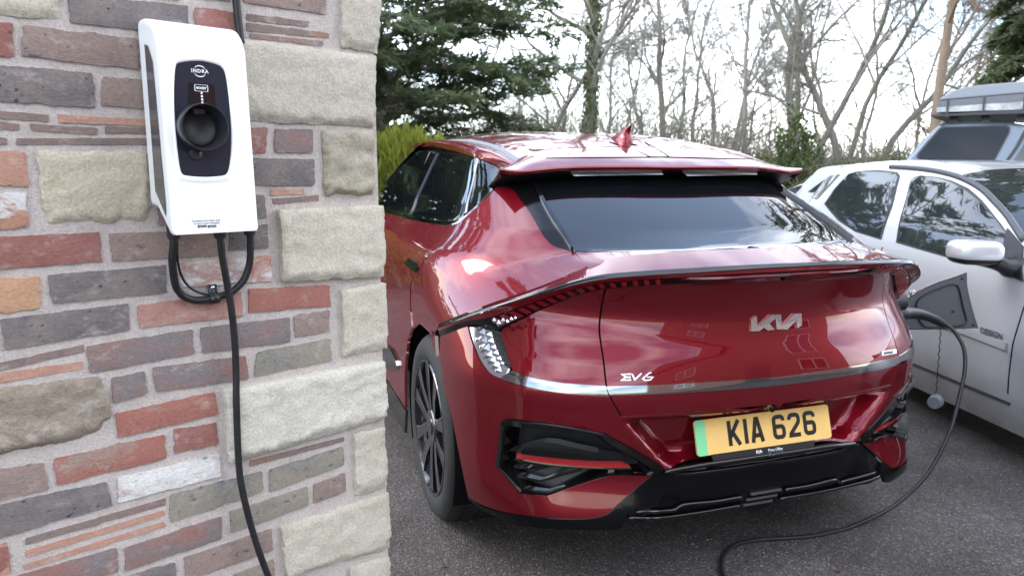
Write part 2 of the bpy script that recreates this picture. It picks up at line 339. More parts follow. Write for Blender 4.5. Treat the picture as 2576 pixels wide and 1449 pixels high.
mb = MB(); mb.grid(rows); o = mb.build('bank', M['soil'], smooth=True); tag(o, 'scrubby earth bank rising behind the cars', 'bank', kind='structure')

# ------------------------------------------------------------------ house wall with its bricks and quoins
WT = R(46.6); WA = -2.45                         # wall line: x = WA + tan(WT) * y
wu = np.array([math.sin(WT), math.cos(WT), 0]); wn = np.array([math.cos(WT), -math.sin(WT), 0])
_yc = 2.45 / (math.tan(WT) + (1288 - 962) / 1860.4 * .99); WC = np.array([WA + math.tan(WT) * _yc, _yc, 0])       # the corner, on the ground
def p2w(px, py, dep=0.0):
    d = ray(px, py); t = ((WC + wn * dep - OW) @ wn) / (d @ wn); p = OW + d * t
    return np.array([(p - WC) @ wu, p[2]])
def wpt(U, z, dep=0.0): return WC + wu * U + wn * dep + np.array([0, 0, z])
wall = empty('house_wall', tuple(WC)); tag(wall, 'reclaimed brick and stone house wall with pale mortar and stone corner blocks', 'wall')
wall_inv = WC
def loc(p): return np.array(p) - WC
# mortar body: a long thick wall with its return
mb = MB()
UL = -5.5; ZT = 5.4; TH = .55
def wp(U, z, dep): return tuple(loc(wpt(U, z, dep)))
_g = [[wp(U, z, .0015 * noise.noise((U * 30, z * 30, 0)) - .004) for U in np.linspace(UL, -.012, 230)] for z in np.linspace(-.02, ZT, 200)]
mb.grid(_g)
mb.quad(wp(-.012, -.02, -.004), wp(-.012, -.02, -TH), wp(-.012, ZT, -TH), wp(-.012, ZT, -.004))
mb.quad(wp(UL, -.02, -.004), wp(UL, ZT, -.004), wp(UL, ZT, -TH), wp(UL, -.02, -TH))
mb.quad(wp(UL, -.02, -TH), wp(UL, ZT, -TH), wp(-.012, ZT, -TH), wp(-.012, -.02, -TH))
mb.quad(wp(UL, ZT, -.004), wp(-.012, ZT, -.004), wp(-.012, ZT, -TH), wp(UL, ZT, -TH))
o = mb.build('mortar', M['mortar'], wall, ang=40)
rw = random.Random(3)
def round_poly(q, r, n=3):
    out = []; m = len(q)
    for i in range(m):
        p0, p1, p2 = np.array(q[i - 1]), np.array(q[i]), np.array(q[(i + 1) % m])
        a = p0 - p1; b = p2 - p1; ra = min(r, .3 * np.linalg.norm(a)); rb = min(r, .3 * np.linalg.norm(b))
        A = p1 + a / np.linalg.norm(a) * ra; B = p1 + b / np.linalg.norm(b) * rb
        for k in range(n + 1):
            t = k / n; out.append((1 - t) ** 2 * A + 2 * t * (1 - t) * p1 + t * t * B)
    return out
def piece(name, poly, mkey, proud=.0015, step=.016, rough=.0012, jit=.0034, bev=.0016, back=.02, cr=.004, rocky=0, seed=None, corner=False):
    """one brick / stone / tile: polygon in wall coordinates (U, z), counter-clockwise seen from outside"""
    sd = rw.uniform(0, 90) if seed is None else seed
    poly = round_poly(poly, cr)
    A = np.array(poly)
    if np.sum(A[:, 0] * np.roll(A[:, 1], -1) - np.roll(A[:, 0], -1) * A[:, 1]) < 0: poly = poly[::-1]
    bd = densify(poly, min(step, .007))
    c = np.mean(bd, 0); bd2 = []
    for p in bd:
        n_ = noise.noise((p[0] * 110 + sd, p[1] * 110, sd)) * .9 + .6 * noise.noise((p[0] * 45 + sd, p[1] * 45, sd + 2)) + .9 * noise.noise((p[0] * 22 + sd, p[1] * 22, sd + 5))
        v = p - c; v = v / max(np.linalg.norm(v), 1e-6); bd2.append(p + v * n_ * jit)
    P2, tris, loops = cdt(bd2, step); lp = loops[0]
    inner = set(range(len(P2))) - set(lp); dist = seg_dist(P2, bd2)
    H = []
    zlo, zhi = P2[:, 1].min(), P2[:, 1].max()
    for i, p in enumerate(P2):
        h = proud + rough * (noise.noise((p[0] * 40 + sd, p[1] * 40, sd)) + .8 * noise.noise((p[0] * 95 + sd, p[1] * 95, sd)))
        if rocky:
            h += rocky * (.5 * noise.fractal((p[0] * 11 + sd, p[1] * 11, sd), 1.0, 2.0, 5) - .55 * abs(noise.noise((p[0] * 16 + sd, p[1] * 26, sd + 3))) + .2 * noise.noise((p[0] * 75, p[1] * 75, sd)))
            edge = dist[i]; lim = .008 + .007 * noise.noise((p[0] * 26 + sd, p[1] * 9, sd + 9))
            low = (p[1] - zlo) < .035; lim = lim * (1.8 if low else 1)
            chip = max(0, 1 - edge / lim); h -= rocky * (1.5 if low else .55) * chip ** .7
        else: h -= bev * max(0, 1 - dist[i] / (bev * 1.5))
        if i in set(()): pass
        H.append(h)
    verts = [loc(wpt(p[0], p[1], h)) for p, h in zip(P2, H)]
    b = len(verts); faces = list(tris); bk = -back if not corner else -corner
    verts += [loc(wpt(P2[i][0], P2[i][1], bk)) for i in lp]; n = len(lp)
    verts += [verts[i] for i in lp]
    for k in range(n):
        k2 = (k + 1) % n; faces.append((b + n + k, b + k, b + k2, b + n + k2))
    o = mesh(name, verts, faces, M[mkey], wall, True)
    return o
SZ = .383604
def zq(view, pts):
    oy = {1: 0, 2: 477.05, 3: 892.75}[view]
    return [p2w(x * SZ, oy + y * SZ) for x, y in pts]
def brick(view, *pts, m='B', **k): piece('brick', zq(view, pts), m, **k)
def tile(view, *pts, m='T', **k):
    q = zq(view, pts); c = np.mean(q, 0); q = [p + np.array([0, .0028 if i < 2 else -.0028]) for i, p in enumerate(q)]
    piece('tile', q, m, proud=-.0005, jit=.003, cr=.003, **k)
def stone(view, *pts, m='S', rocky=.0065, proud=.012, corner=False, **k): piece('stone_block', zq(view, pts), m, proud=proud, step=.0085, jit=.004, cr=.006, rocky=rocky, corner=corner, **k)
Q = .32
stone(1, (-120, -120), (395, -120), (388, 126), (-120, 98), m='SG', rocky=.005, proud=.005)
brick(1, (440, -45), (1235, 40), (1240, 240), (470, 150), m='K')
brick(1, (1275, 50), (1545, 82), (1540, 230), (1275, 215), m='R')
brick(1, (430, -160), (1180, -90), (1185, -40 + 45), (440, -90), m='B')
brick(1, (1250, -80), (1510, -55), (1508, 12), (1252, -18), m='K')
brick(1, (1592, -90), (2135, -30), (2140, 98), (1600, 18), m='B')
tile(1, (1612, 98), (2035, 152), (2030, 170), (1615, 126)); tile(1, (1620, 158), (2160, 226), (2160, 244), (1620, 196)); tile(1, (1640, 228), (2125, 280), (2120, 298), (1640, 243))
stone(1, (2228, -140), (2490, -110), (2476, 352), (2238, 308), m='S', corner=Q)
brick(1, (-120, 135), (85, 153), (98, 375), (-120, 372), m='R')
brick(1, (150, 165), (905, 258), (910, 458), (145, 365), m='B')
brick(1, (-120, 425), (612, 480), (630, 710), (-120, 660), m='K')
brick(1, (672, 500), (1010, 535), (1010, 728), (665, 692), m='B')
tile(1, (-120, 728), (325, 765), (320, 792), (-120, 758)); tile(1, (375, 760), (985, 793), (985, 820), (385, 796), m='TO'); tile(1, (-120, 802), (132, 825), (130, 848), (-120, 832)); tile(1, (190, 822), (640, 850), (635, 876), (210, 850))
tile(1, (695, 835), (1000, 847), (1000, 873), (700, 868)); tile(1, (-120, 903), (45, 915), (40, 938), (-120, 936)); tile(1, (105, 918), (1000, 915), (1000, 942), (110, 940))
brick(1, (-120, 985), (175, 995), (193, 1220), (-120, 1222), m='O')
stone(1, (240, 992), (960, 998), (1000, 1476), (282, 1494), m='ST', rocky=.008, proud=.006)
brick(1, (-120, 1262), (170, 1268), (190, 1485), (-120, 1505), m='W')
stone(1, (1500, 248), (2455, 372), (2452, 834), (1500, 790), m='S', rocky=.008, corner=Q)
brick(1, (1560, 826), (1760, 840), (1745, 1005), (1560, 998), m='R')
brick(1, (1800, 845), (2050, 852), (2055, 1006), (1805, 1000), m='M')
brick(1, (1500, 1036), (2060, 1046), (2065, 1220), (1500, 1215), m='K')
stone(1, (2108, 856), (2452, 848), (2462, 1285), (2125, 1302), m='SD', rocky=.016, corner=Q)
tile(1, (1780, 1252), (2000, 1246), (1996, 1268), (1780, 1276), m='TO'); tile(1, (1790, 1312), (2095, 1287), (2090, 1310), (1795, 1336), m='T')
brick(2, (1440, 28), (1735, 35), (1752, 185), (1440, 205), m='K')
brick(2, (1040, 60), (1410, 48), (1410, 215), (1040, 232), m='B')
stone(2, (1815, 132), (2495, 102), (2506, 565), (1845, 604), m='SG', rocky=.008, proud=.022, corner=Q)
brick(2, (-120, 316), (655, 280), (670, 470), (-120, 532), m='R')
brick(2, (715, 288), (1475, 255), (1480, 432), (735, 470), m='B')
brick(2, (1505, 268), (1755, 225), (1760, 380), (1508, 402), m='K')
brick(2, (1175, 482), (1775, 430), (1785, 600), (1200, 640), m='P')
brick(2, (-120, 592), (260, 570), (275, 780), (-120, 815), m='Y')
brick(2, (310, 562), (1085, 495), (1100, 675), (345, 750), m='K', jit=.003)
brick(2, (5, 852), (845, 747), (856, 920), (35, 1050), m='K', jit=.003)
brick(2, (-200, 880), (-35, 858), (-5, 1052), (-200, 1085), m='B')
brick(2, (905, 762), (1585, 665), (1595, 830), (920, 908), m='A')
brick(2, (1635, 652), (2165, 625), (2165, 766), (1635, 808), m='RR')
brick(2, (1315, 907), (1900, 837), (1905, 1000), (1330, 1070), m='M')
brick(2, (1930, 827), (2160, 792), (2160, 930), (1935, 970), m='B')
tile(2, (-120, 1172), (555, 1025), (555, 1056), (-120, 1208), m='T'); tile(2, (-120, 1232), (550, 1135), (550, 1166), (-120, 1282), m='TO')
brick(2, (568, 1027), (1265, 917), (1275, 1076), (585, 1204), m='M')
brick(2, (1000, 1167), (1618, 1087), (1630, 1240), (1028, 1330), m='M')
brick(2, (1688, 1067), (2166, 977), (2172, 1120), (1675, 1225), m='G')
stone(2, (2232, 652), (2520, 612), (2540, 1040), (2256, 1094), m='SG', corner=Q)
brick(3, (735, 152), (950, 106), (970, 246), (745, 318), m='M')
stone(3, (-200, 236), (660, 146), (700, 235), (735, 385), (700, 490), (640, 552), (-200, 722), m='D', rocky=.012, proud=.008)
brick(3, (760, 386), (1410, 241), (1435, 390), (780, 540), m='RR')
brick(3, (1140, 492), (1427, 440), (1432, 585), (1142, 650), m='R')
brick(3, (356, 682), (1090, 521), (1096, 676), (380, 855), m='RR')
brick(3, (-120, 772), (290, 706), (315, 880), (-120, 985), m='B')
brick(3, (776, 806), (1440, 651), (1460, 791), (782, 968), m='PW')
stone(3, (1468, 226), (2505, 36), (2530, 400), (1500, 706), m='SW', rocky=.009, proud=.022, corner=Q)
tile(3, (1640, 702), (2255, 546), (2260, 562), (1645, 726))
brick(3, (1765, 752), (2250, 601), (2260, 720), (1775, 895), m='G')
brick(3, (2055, 851), (2265, 771), (2275, 895), (2060, 970), m='B')
stone(3, (2316, 516), (2512, 471), (2540, 860), (2335, 924), m='SG', corner=Q)
brick(3, (1120, 916), (1717, 761), (1735, 890), (1125, 1095), m='G')
brick(3, (-120, 1008), (710, 831), (735, 986), (-120, 1232), m='K')
tile(3, (165, 1214), (1085, 949), (1085, 978), (170, 1240), m='T'); tile(3, (170, 1294), (1082, 1024), (1085, 1046), (175, 1320), m='TO'); tile(3, (160, 1384), (1075, 1100), (1080, 1122), (165, 1402), m='TO')
brick(3, (1510, 1027), (2020, 861), (2026, 985), (1515, 1165), m='G')
brick(3, (820, 1266), (1455, 1056), (1456, 1205), (826, 1415), m='M')
brick(3, (-120, 1290), (55, 1250), (75, 1422), (-120, 1480), m='R')
brick(3, (120, 1447), (766, 1264), (776, 1420), (140, 1610), m='M')
brick(3, (1213, 1327), (1786, 1136), (1791, 1280), (1225, 1480), m='B')
stone(3, (1840, 1126), (2540, 892), (2560, 1268), (1880, 1448), m='SG', corner=Q)
brick(3, (818, 1458), (1150, 1356), (1160, 1502), (830, 1605), m='K')
brick(3, (1222, 1530), (1500, 1452), (1505, 1595), (1230, 1690), m='R')
brick(3, (1538, 1442), (1796, 1337), (1802, 1480), (1550, 1590), m='G')
stone(3, (2290, 1382), (2548, 1306), (2566, 1640), (2310, 1720), m='SG', corner=Q)
stone(3, (1900, 1530), (2270, 1440), (2280, 1740), (1910, 1870), m='S', corner=False)
# courses just outside the picture, so that the wall goes on when seen from a step aside
_f = random.Random(11)
def filler(u0, u1, z0, z1):
    z = z0
    while z + .065 < z1:
        u = u0 + _f.uniform(-.1, 0)
        while u < u1 - .06:
            L_ = _f.choice((.215, .215, .105)); e = min(u + L_, u1)
            if e - u > .05: piece('brick', [np.array(q) for q in ((u, z), (e, z), (e, z + .065), (u, z + .065))], _f.choice('KRBMGAOKB'), step=.03)
            u += L_ + .012
        z += .077
_ul = p2w(-60, 700)[0]; _zt = p2w(450, -70)[1]; _zb = p2w(500, 1520)[1]
filler(_ul - .75, _ul + .0, .03, _zt)
filler(_ul - .75, -.25, _zt + .03, _zt + .42)
filler(_ul + .01, -.30, .03, _zb - .10)

# ------------------------------------------------------------------ EV charger on the wall
def cw(px, py, dep):            # picture point on a plane parallel to the wall
    u, z = p2w(px, py, dep); return np.array([u, z])
u0, zt = cw(347, 50, .012); u1 = cw(619, 130, .11)[0]
zb = cw(525, 586, .125)[1]
UW = u1 - u0; ZH = zt - zb
ch = empty('ev_charger', tuple(wpt((u0 + u1) / 2, zb, 0))); tag(ch, 'white wall-mounted EV charger with a dark oval front panel and round plug holster', 'charger')
CHO = wpt((u0 + u1) / 2, zb, 0)
def cp(U, z, d): return wpt((u0 + u1) / 2 + U, zb + z, d) - CHO
hw = UW / 2
# body: side profile (depth, height) swept across the width with soft edges
prof = [(.010, ZH), (.045, ZH - .002), (.078, ZH - .012), (.098, ZH - .028), (.108, ZH - .05), (.112, ZH - .09), (.126, .030), (.126, .008), (.120, .0), (.112, -.002), (.050, .050), (.010, .056)]
prof2 = crom(prof[:9], 5) + [np.array(p) for p in prof[9:]]
def body_rows():
    rows = []
    for s_, ins in ((-hw + .0, .006), (-hw + .0015, .0025), (-hw + .006, 0), (-hw + .02, 0)) + tuple((t, 0) for t in np.linspace(-hw + .03, hw - .03, 14)) + ((hw - .02, 0), (hw - .006, 0), (hw - .0015, .0025), (hw, .006)):
        c0 = np.array((.05, ZH / 2)); r = []
        for d, z in prof2:
            f = 1 - ins / .1 if ins else 1
            r.append(cp(s_, c0[1] + (z - c0[1]) * (1 - ins * 2.2 / ZH * 2), d - (ins if d > .02 else 0)))
        rows.append(r)
    return rows
mb = MB(); rws = body_rows(); mb.grid(rws)
n_ = len(rws[0])
mb.f.append(tuple(range(n_))); b_ = (len(rws) - 1) * n_; mb.f.append(tuple(range(b_ + n_ - 1, b_ - 1, -1)))
mb.grid([[r[-1] for r in rws], [r[0] for r in rws]])
body = mb.build('body', M['white_p'], ch, ang=38)
# smoked side inset on the left
sp = [(.044, ZH - .052), (.064, ZH - .058), (.084, ZH - .090), (.100, .062), (.097, .036), (.066, .066), (.044, .086)]
mb = MB(); mb.quad(*[tuple(cp(-hw - .0016, z, d)) for d, z in sp]); mb.quad(*[tuple(cp(hw + .0016, z, d)) for d, z in sp[::-1]]); mb.build('side_window', M['smoke'], ch)
# front face depth at height z
def fd(z): return np.interp(z, [.008, .03, ZH - .09, ZH - .05], [.126, .126, .112, .108])
def fpick(px, py):
    d = .118
    for _ in range(4):
        u, z = cw(px, py, d); d = fd(z - zb)
    return np.array([u - (u0 + u1) / 2, z - zb])
CZS = .39957
def czp(x, y): return fpick(313.5 + CZS * x, 34.1 + CZS * y)
pan = crom([czp(*p) for p in ((322, 330), (345, 312), (400, 303), (480, 301), (560, 318), (605, 338), (632, 385), (652, 520), (668, 700), (668, 850), (658, 960), (640, 1010), (600, 1024), (500, 1030), (400, 1023), (362, 1010), (345, 960), (332, 850), (318, 700), (310, 560), (312, 420))], 4, True)
def fpt(p, off): return cp(p[0], p[1], fd(p[1]) + off)
P2, tr, lp = cdt(pan[::-1] if False else pan, .012)
mesh('front_panel', [fpt(p, .0012) for p in P2], tr, M['charger_d'], ch, True)
# white raised lip round the dark panel
cpan = np.mean(pan, 0); outer = [cpan + (p - cpan) * np.array([1.13, 1.085]) + np.array([0, -.004]) for p in pan]
mb = MB(); mb.grid([[fpt(p, -.0005) for p in outer], [fpt(cpan + (p - cpan) * 1.055, .0035) for p in pan], [fpt(cpan + (p - cpan) * 1.02, .0032) for p in pan], [fpt(p, .0005) for p in pan]], True)
mb.build('panel_surround', M['white_p'], ch, ang=60)
# glossy upper display
disp = [czp(*p) for p in ((405, 440), (540, 445), (560, 455), (575, 610), (478, 600), (395, 560))]
mesh('display', [fpt(p, .0022) for p in densify(disp, .02)], [tuple(range(len(densify(disp, .02))))], M['gloss'], ch, False)
# holster: flared ring, inner bore
hc = czp(462, 722); hr = np.linalg.norm(czp(600, 722) - czp(322, 722)) / 2 * 1.06
nA = 48
def ring(r, off, dx=0, dz=0): return [fpt(hc, 0) + (wu * (math.cos(a) * r + dx) + np.array([0, 0, math.sin(a) * r + dz]) + wn * off) for a in [2 * math.pi * k / nA for k in range(nA)]]
mb = MB(); mb.grid([ring(hr * 1.02, .001, .004), ring(hr * 1.0, .026), ring(hr * .99, .038), ring(hr * .96, .041), ring(hr * .93, .038), ring(hr * .86, .012), ring(hr * .80, .006), ring(hr * .74, .010), ring(hr * .70, .004)], True)
mb.build('holster', M['charger_b'], ch, ang=50)
mb = MB(); mb.grid([ring(hr * .70, .0042), ring(hr * .69, .0028), ring(.001, .0027)], True)
mb.build('holster_bore', mat('holster_bore', (.0035, .0035, .004), .5), ch, smooth=True)
mb = MB(); k0 = [fpt(hc, 0) + wu * x + np.array([0, 0, z]) + wn * .013 for x, z in ((-.012, hr * .78), (.012, hr * .78), (.010, hr * .58), (-.010, hr * .58))]
mb.quad(*[tuple(p) for p in k0]); mb.quad(*[tuple(p - wn * .009) for p in k0]); mb.build('key_notch', M['charger_b'], ch)
# fold of the lower panel (facet) and the small lock
lk = czp(445, 885)
mb = MB(); mb.grid([[fpt(lk, 0) + wu * math.cos(a) * r + np.array([0, 0, math.sin(a) * r]) + wn * d for a in [2 * math.pi * k / 24 for k in range(24)]] for r, d in ((.0135, .0015), (.012, .006), (.006, .007), (.0055, .004), (.001, .004))], True)
mb.build('lock', M['charger_b'], ch, ang=40)
hl = czp(473, 407); mb = MB(); mb.grid([[fpt(hl, .002) + wu * math.cos(a) * r + np.array([0, 0, math.sin(a) * r]) for a in [2 * math.pi * k / 14 for k in range(14)]] for r in (.003, .0003)], True); mb.build('sensor_hole', M['gap'], ch)
# lettering
def text_mesh(body_, size, name, m, parent, frame, extrude=.0003, align='CENTER', sx=1.0, bold=0, spacing=1.0, shear=0):
    """frame = (origin, xdir, ydir, ndir) in the parent's space"""
    cu = bpy.data.curves.new('t', 'FONT'); cu.body = body_; cu.size = size; cu.align_x = align; cu.align_y = 'CENTER'; cu.extrude = extrude; cu.resolution_u = 3; cu.space_character = spacing; cu.offset = bold; cu.shear = shear
    ob = bpy.data.objects.new('t', cu); col.objects.link(ob); dg = bpy.context.evaluated_depsgraph_get(); me = bpy.data.meshes.new_from_object(ob.evaluated_get(dg)); bpy.data.objects.remove(ob); bpy.data.curves.remove(cu)
    o_, xd, yd, nd = [Vector(map(float, q)) for q in frame]
    for v in me.vertices: p = v.co.copy(); v.co = o_ + xd * (p.x * sx) + yd * p.y + nd * p.z
    me.materials.clear(); me.materials.append(m); me.name = name; me.update()
    return link(bpy.data.objects.new(name, me), parent)
zdir = np.array([0, 0, 1.0])
def chtext(body_, x, y, size, m, name='lettering', **k):
    p = czp(x, y); return text_mesh(body_, size, name, m, ch, (fpt(p, k.pop('off', .0026)), wu, zdir, wn), **k)
chtext('INDRA', 470, 366, .0098, M['print_w'], spacing=1.25, bold=.00025)
lc = czp(470, 366)
def arc(r0, r1, a0, a1, ox=0, n=24, off=.0026, ey=.8):
    v = []; 
    for k in range(n + 1):
        a = a0 + (a1 - a0) * k / n; tw = math.sin(math.pi * k / n)
        v.append((fpt(lc, off) + wu * (math.cos(a) * r0) + zdir * math.sin(a) * r0 * ey)); v.append((fpt(lc, off) + wu * (math.cos(a) * (r0 + (r1 - r0) * tw)) + zdir * math.sin(a) * (r0 + (r1 - r0) * tw) * ey))
    f = [(2 * k, 2 * k + 1, 2 * k + 3, 2 * k + 2) for k in range(n)]
    return v, f
for a0, a1 in ((R(15), R(155)), (R(200), R(340))):
    v, f = arc(.0122, .0146, a0, a1); mesh('logo_arc', v, f, M['print_w'], ch, False)
chtext('BOOST', 479, 473, .0062, M['print_w'], bold=.00025, off=.0034)
bc = czp(479, 472); bo = [(-.0175, -.007), (-.0155, -.0088), (.0155, -.0088), (.0175, -.007), (.0185, 0), (.0175, .007), (.0155, .0088), (-.0155, .0088), (-.0175, .007), (-.0185, 0)]
mb = MB(); mb.grid([[fpt(bc, .0032) + wu * x * s + zdir * z * s for x, z in crom(bo, 3, True)] for s in (.76, .68)], True); mb.build('button_outline', M['print_w'], ch)
for x, y in ((481, 503), (483, 524), (485, 544), (486, 563)):
    dc = czp(x, y); mb = MB(); mb.grid([[fpt(dc, .0032) + wu * math.cos(a) * r + zdir * math.sin(a) * r for a in [2 * math.pi * k / 14 for k in range(14)]] for r in (.0023, .0002)], True); mb.build('status_dot', M['print_w'], ch)
chtext('Download the Indra App', 512, 1303, .0058, M['print_g'], off=.0012); chtext('to start smart charging', 515, 1320, .0058, M['print_g'], off=.0012)
for x in (487, 549):
    bcn = czp(x, 1341); mb = MB(); mb.quad(*[tuple(fpt(bcn, .001) + wu * a + zdir * b) for a, b in ((-.0092, -.0026), (.0092, -.0026), (.0092, .0026), (-.0092, .0026))]); mb.build('app_badge', M['ink'], ch)
    chtext('App Store' if x == 487 else 'Google Play', x + 2, 1342, .0030, M['print_w'], off=.0014)
# cable glands under the box
for x, y in ((437, 597), (554, 596), (628, 588)):
    g = cw(x, y, .055 if x < 620 else .03); gl = wpt(g[0], g[1], .055 if x < 620 else .03) - CHO
    mb = MB(); mb.tube([gl + zdir * .03, gl + zdir * .002, gl - zdir * .004], [.0135, .0135, .011], 16); mb.build('cable_gland', M['charger_b'], ch, ang=40)
def wcable(picks, deps, n=6):
    return [wpt(*cw(px, py, d), d) for (px, py), d in zip(picks, deps)]
# supply cable coming down the wall behind the box
pts = [wpt(*cw(px, py, .012), .012) for px, py in ((590, -90), (594, 0), (600, 60), (606, 110))]
mb = MB(); mb.tube(crom(pts, 4), .0085, 10); o = mb.build('supply_cable', M['cable'], smooth=True); tag(o, 'black supply cable running down the wall behind the white charger', 'cable')
# looped cable with its clip
lpk = [(437, 590), (437, 612), (433.5, 657), (441, 715), (452, 736), (468, 749), (498.7, 756), (537, 750), (579, 736), (603, 717), (618, 695), (628, 661), (630, 620), (629, 580)]
ld = [.055, .055, .045, .025, .018, .014, .012, .012, .014, .016, .018, .022, .028, .03]
mb = MB(); mb.tube(crom(wcable(lpk, ld), 6), .0082, 12); o = mb.build('cable_loop', M['cable'], smooth=True); tag(o, 'thick black cable looping under the white charger and back up to it', 'cable')
mb = MB(); mb.tube(crom(wcable([(446, 612), (447, 655), (458, 697), (480, 725), (510, 739), (532, 741)], [.05, .045, .02, .012, .01, .01]), 6), .0026, 8); o = mb.build('thin_wire', M['cable'], smooth=True); tag(o, 'thin black wire inside the cable loop under the charger', 'wire')
ccp = cw(537, 737, .01); cb = wpt(ccp[0], ccp[1], 0)
clip = empty('cable_clip', tuple(cb)); tag(clip, 'small black screw clip holding the cable loop to the wall', 'clip')
mb = MB(); mb.grid([[wu * a + zdir * (.017 * t + -.0) + wn * d for a in (-.010, .010)] for t, d in ((1.1, .006), (.35, .006), (.0, .010), (-.35, .020), (-.9, .023), (-1.35, .018), (-1.5, .006))]); o = mb.build('strap', M['satin'], clip, ang=50); sm = o.modifiers.new('s', 'SOLIDIFY'); sm.thickness = .003
mb = MB(); mb.grid([[wu * math.cos(a) * r + zdir * (math.sin(a) * r + .012) + wn * d for a in [2 * math.pi * k / 14 for k in range(14)]] for r, d in ((.0045, .007), (.004, .010), (.001, .010))], True); mb.build('screw', M['silver'], clip, smooth=True)
# ------------------------------------------------------------------ red car: one master surface, panels cut from it
CYAW = R(18.94); CT = np.array([.8485, 2.222, 0]); cy_, sy_ = math.cos(CYAW), math.sin(CYAW)
def w2c(p): x, y = p[0] - CT[0], p[1] - CT[1]; return np.array([x * cy_ + y * sy_, -x * sy_ + y * cy_, p[2]])
def c2w(p): return np.array([CT[0] + p[0] * cy_ - p[1] * sy_, CT[1] + p[0] * sy_ + p[1] * cy_, p[2]])
OC = w2c(OW)
def rayc(px, py): d = ray(px, py); return np.array([d[0] * cy_ + d[1] * sy_, -d[0] * sy_ + d[1] * cy_, d[2]])
def at(px, py, ax, val): d = rayc(px, py); return OC + d * ((val - OC[ax]) / d[ax])
def catm(xs, ys):
    xs = np.array(xs, float); ys = np.array(ys, float); h = np.diff(xs); d = np.diff(ys) / h; m = np.zeros(len(xs))
    m[1:-1] = (d[:-1] * h[1:] + d[1:] * h[:-1]) / (h[:-1] + h[1:]); m[0] = d[0]; m[-1] = d[-1]
    X = np.linspace(xs[0], xs[-1], 3000); i = np.clip(np.searchsorted(xs, X) - 1, 0, len(h) - 1); t = (X - xs[i]) / h[i]
    Yv = (2 * t ** 3 - 3 * t * t + 1) * ys[i] + (t ** 3 - 2 * t * t + t) * h[i] * m[i] + (-2 * t ** 3 + 3 * t * t) * ys[i + 1] + (t ** 3 - t * t) * h[i] * m[i + 1]
    return lambda x: np.interp(x, X, Yv)
SZ_ = [.15, .22, .30, .40, .47, .55, .63, .70, .78, .86, .92, .98, 1.03, 1.055, 1.075, 1.105, 1.17, 1.24, 1.31, 1.40, 1.50, 1.58]
_fYa = catm(SZ_[:16], [.17, .105, .075, .05, .043, .03, .024, .022, .035, .060, .066, .050, .026, .006, .075, .215])
_fYb = catm([1.105, 1.17, 1.24, 1.31, 1.40, 1.50, 1.58], [.215, .368, .535, .705, .93, 1.18, 1.38])
def sstep(a, b, x): t = np.clip((x - a) / (b - a), 0, 1); return t * t * (3 - 2 * t)
fY0 = lambda z: np.where(np.asarray(z) < 1.105, _fYa(z), _fYb(z))
fW = catm(SZ_, [.875, .902, .922, .935, .940, .942, .944, .945, .943, .938, .930, .918, .902, .890, .878, .855, .800, .755, .71, .655, .58, .50])
fC = catm(SZ_, [.75, .75, .75, .75, .75, .75, .75, .75, .75, .75, .78, .82, .86, .88, .90, .95, 1.05, 1.15, 1.22, 1.3, 1.4, 1.5])
fN = catm(SZ_, [2.8, 2.8, 2.8, 2.7, 2.6, 2.6, 2.6, 2.6, 2.4, 2.2, 2.15, 2.2, 2.3, 2.4, 2.4, 2.4, 2.6, 2.8, 3, 3, 3, 3])
_zz = np.linspace(.12, 1.56, 1500); _yy = fY0(_zz); _arc = np.r_[0, np.cumsum(np.hypot(np.diff(_zz), np.diff(_yy)))]
v_of = lambda z: np.interp(z, _zz, _arc); z_of = lambda v: np.interp(v, _arc, _zz)
fWu = catm([.6, .78, .84, .90, .96, 1.0, 1.03, 1.055, 1.075, 1.105, 1.17, 1.24, 1.31, 1.40, 1.50, 1.58], [.944, .944, .944, .943, .939, .933, .924, .912, .896, .862, .80, .755, .71, .655, .58, .50])
fNu = catm([.6, .80, .90, 1.0, 1.055, 1.075, 1.105, 1.17, 1.24, 1.31, 1.58], [2.45, 2.42, 2.4, 2.4, 2.4, 2.4, 2.4, 2.6, 2.8, 3, 3])
fCu = catm([.6, .90, 1.0, 1.055, 1.075, 1.105, 1.17, 1.24, 1.31, 1.40, 1.50, 1.58], [.74, .74, .74, .75, .84, .95, 1.05, 1.15, 1.22, 1.3, 1.4, 1.5])
CON = (.945, .0, .72, 2.4)                                         # plan outline of the lamp blade
tipP = [(1102.6, 820), (1130, 808), (1162, 795.5), (1200, 782), (1241, 768.6), (1280, 757.5), (1320, 746), (1370, 731), (1418.7, 716.5), (1470, 703), (1523.4, 693.8), (1560, 690.5), (1620, 686), (1690, 681.5), (1758, 677.7), (1820, 674), (1880, 670.8)]
def hit_con(px, py):
    d = rayc(px, py); ts = np.linspace(1.0, 7, 6000); p = OC + ts[:, None] * d; W_, y0, yc, n = CON
    g = ((np.abs(p[:, 0]) / W_) ** n + (np.maximum(yc - p[:, 1], 0) / (yc - y0)) ** n) ** (1 / n) - 1; k = np.where((g[:-1] > 0) & (g[1:] <= 0))[0]
    return p[k[0]] if len(k) else None
def u_apx(p):
    W_, y0, yc, n = CON; a = abs(p[0]) / W_; b = max(yc - p[1], 0) / (yc - y0)
    return math.atan2(a ** (n / 2), b ** (n / 2)) / (math.pi / 2) if p[1] < yc else 1 + p[1] - yc
_tip0 = [p for p in (hit_con(*q) for q in crom(tipP, 3)) if p is not None and p[0] < -.02]
_uz = sorted((u_apx(p), p[2]) for p in _tip0); _uu = np.array([q[0] for q in _uz]); _zb = np.array([q[1] for q in _uz])
def fZb(u): return np.interp(u, _uu, _zb) - .70 * np.clip(np.asarray(u) - _uu[-1], 0, 1)
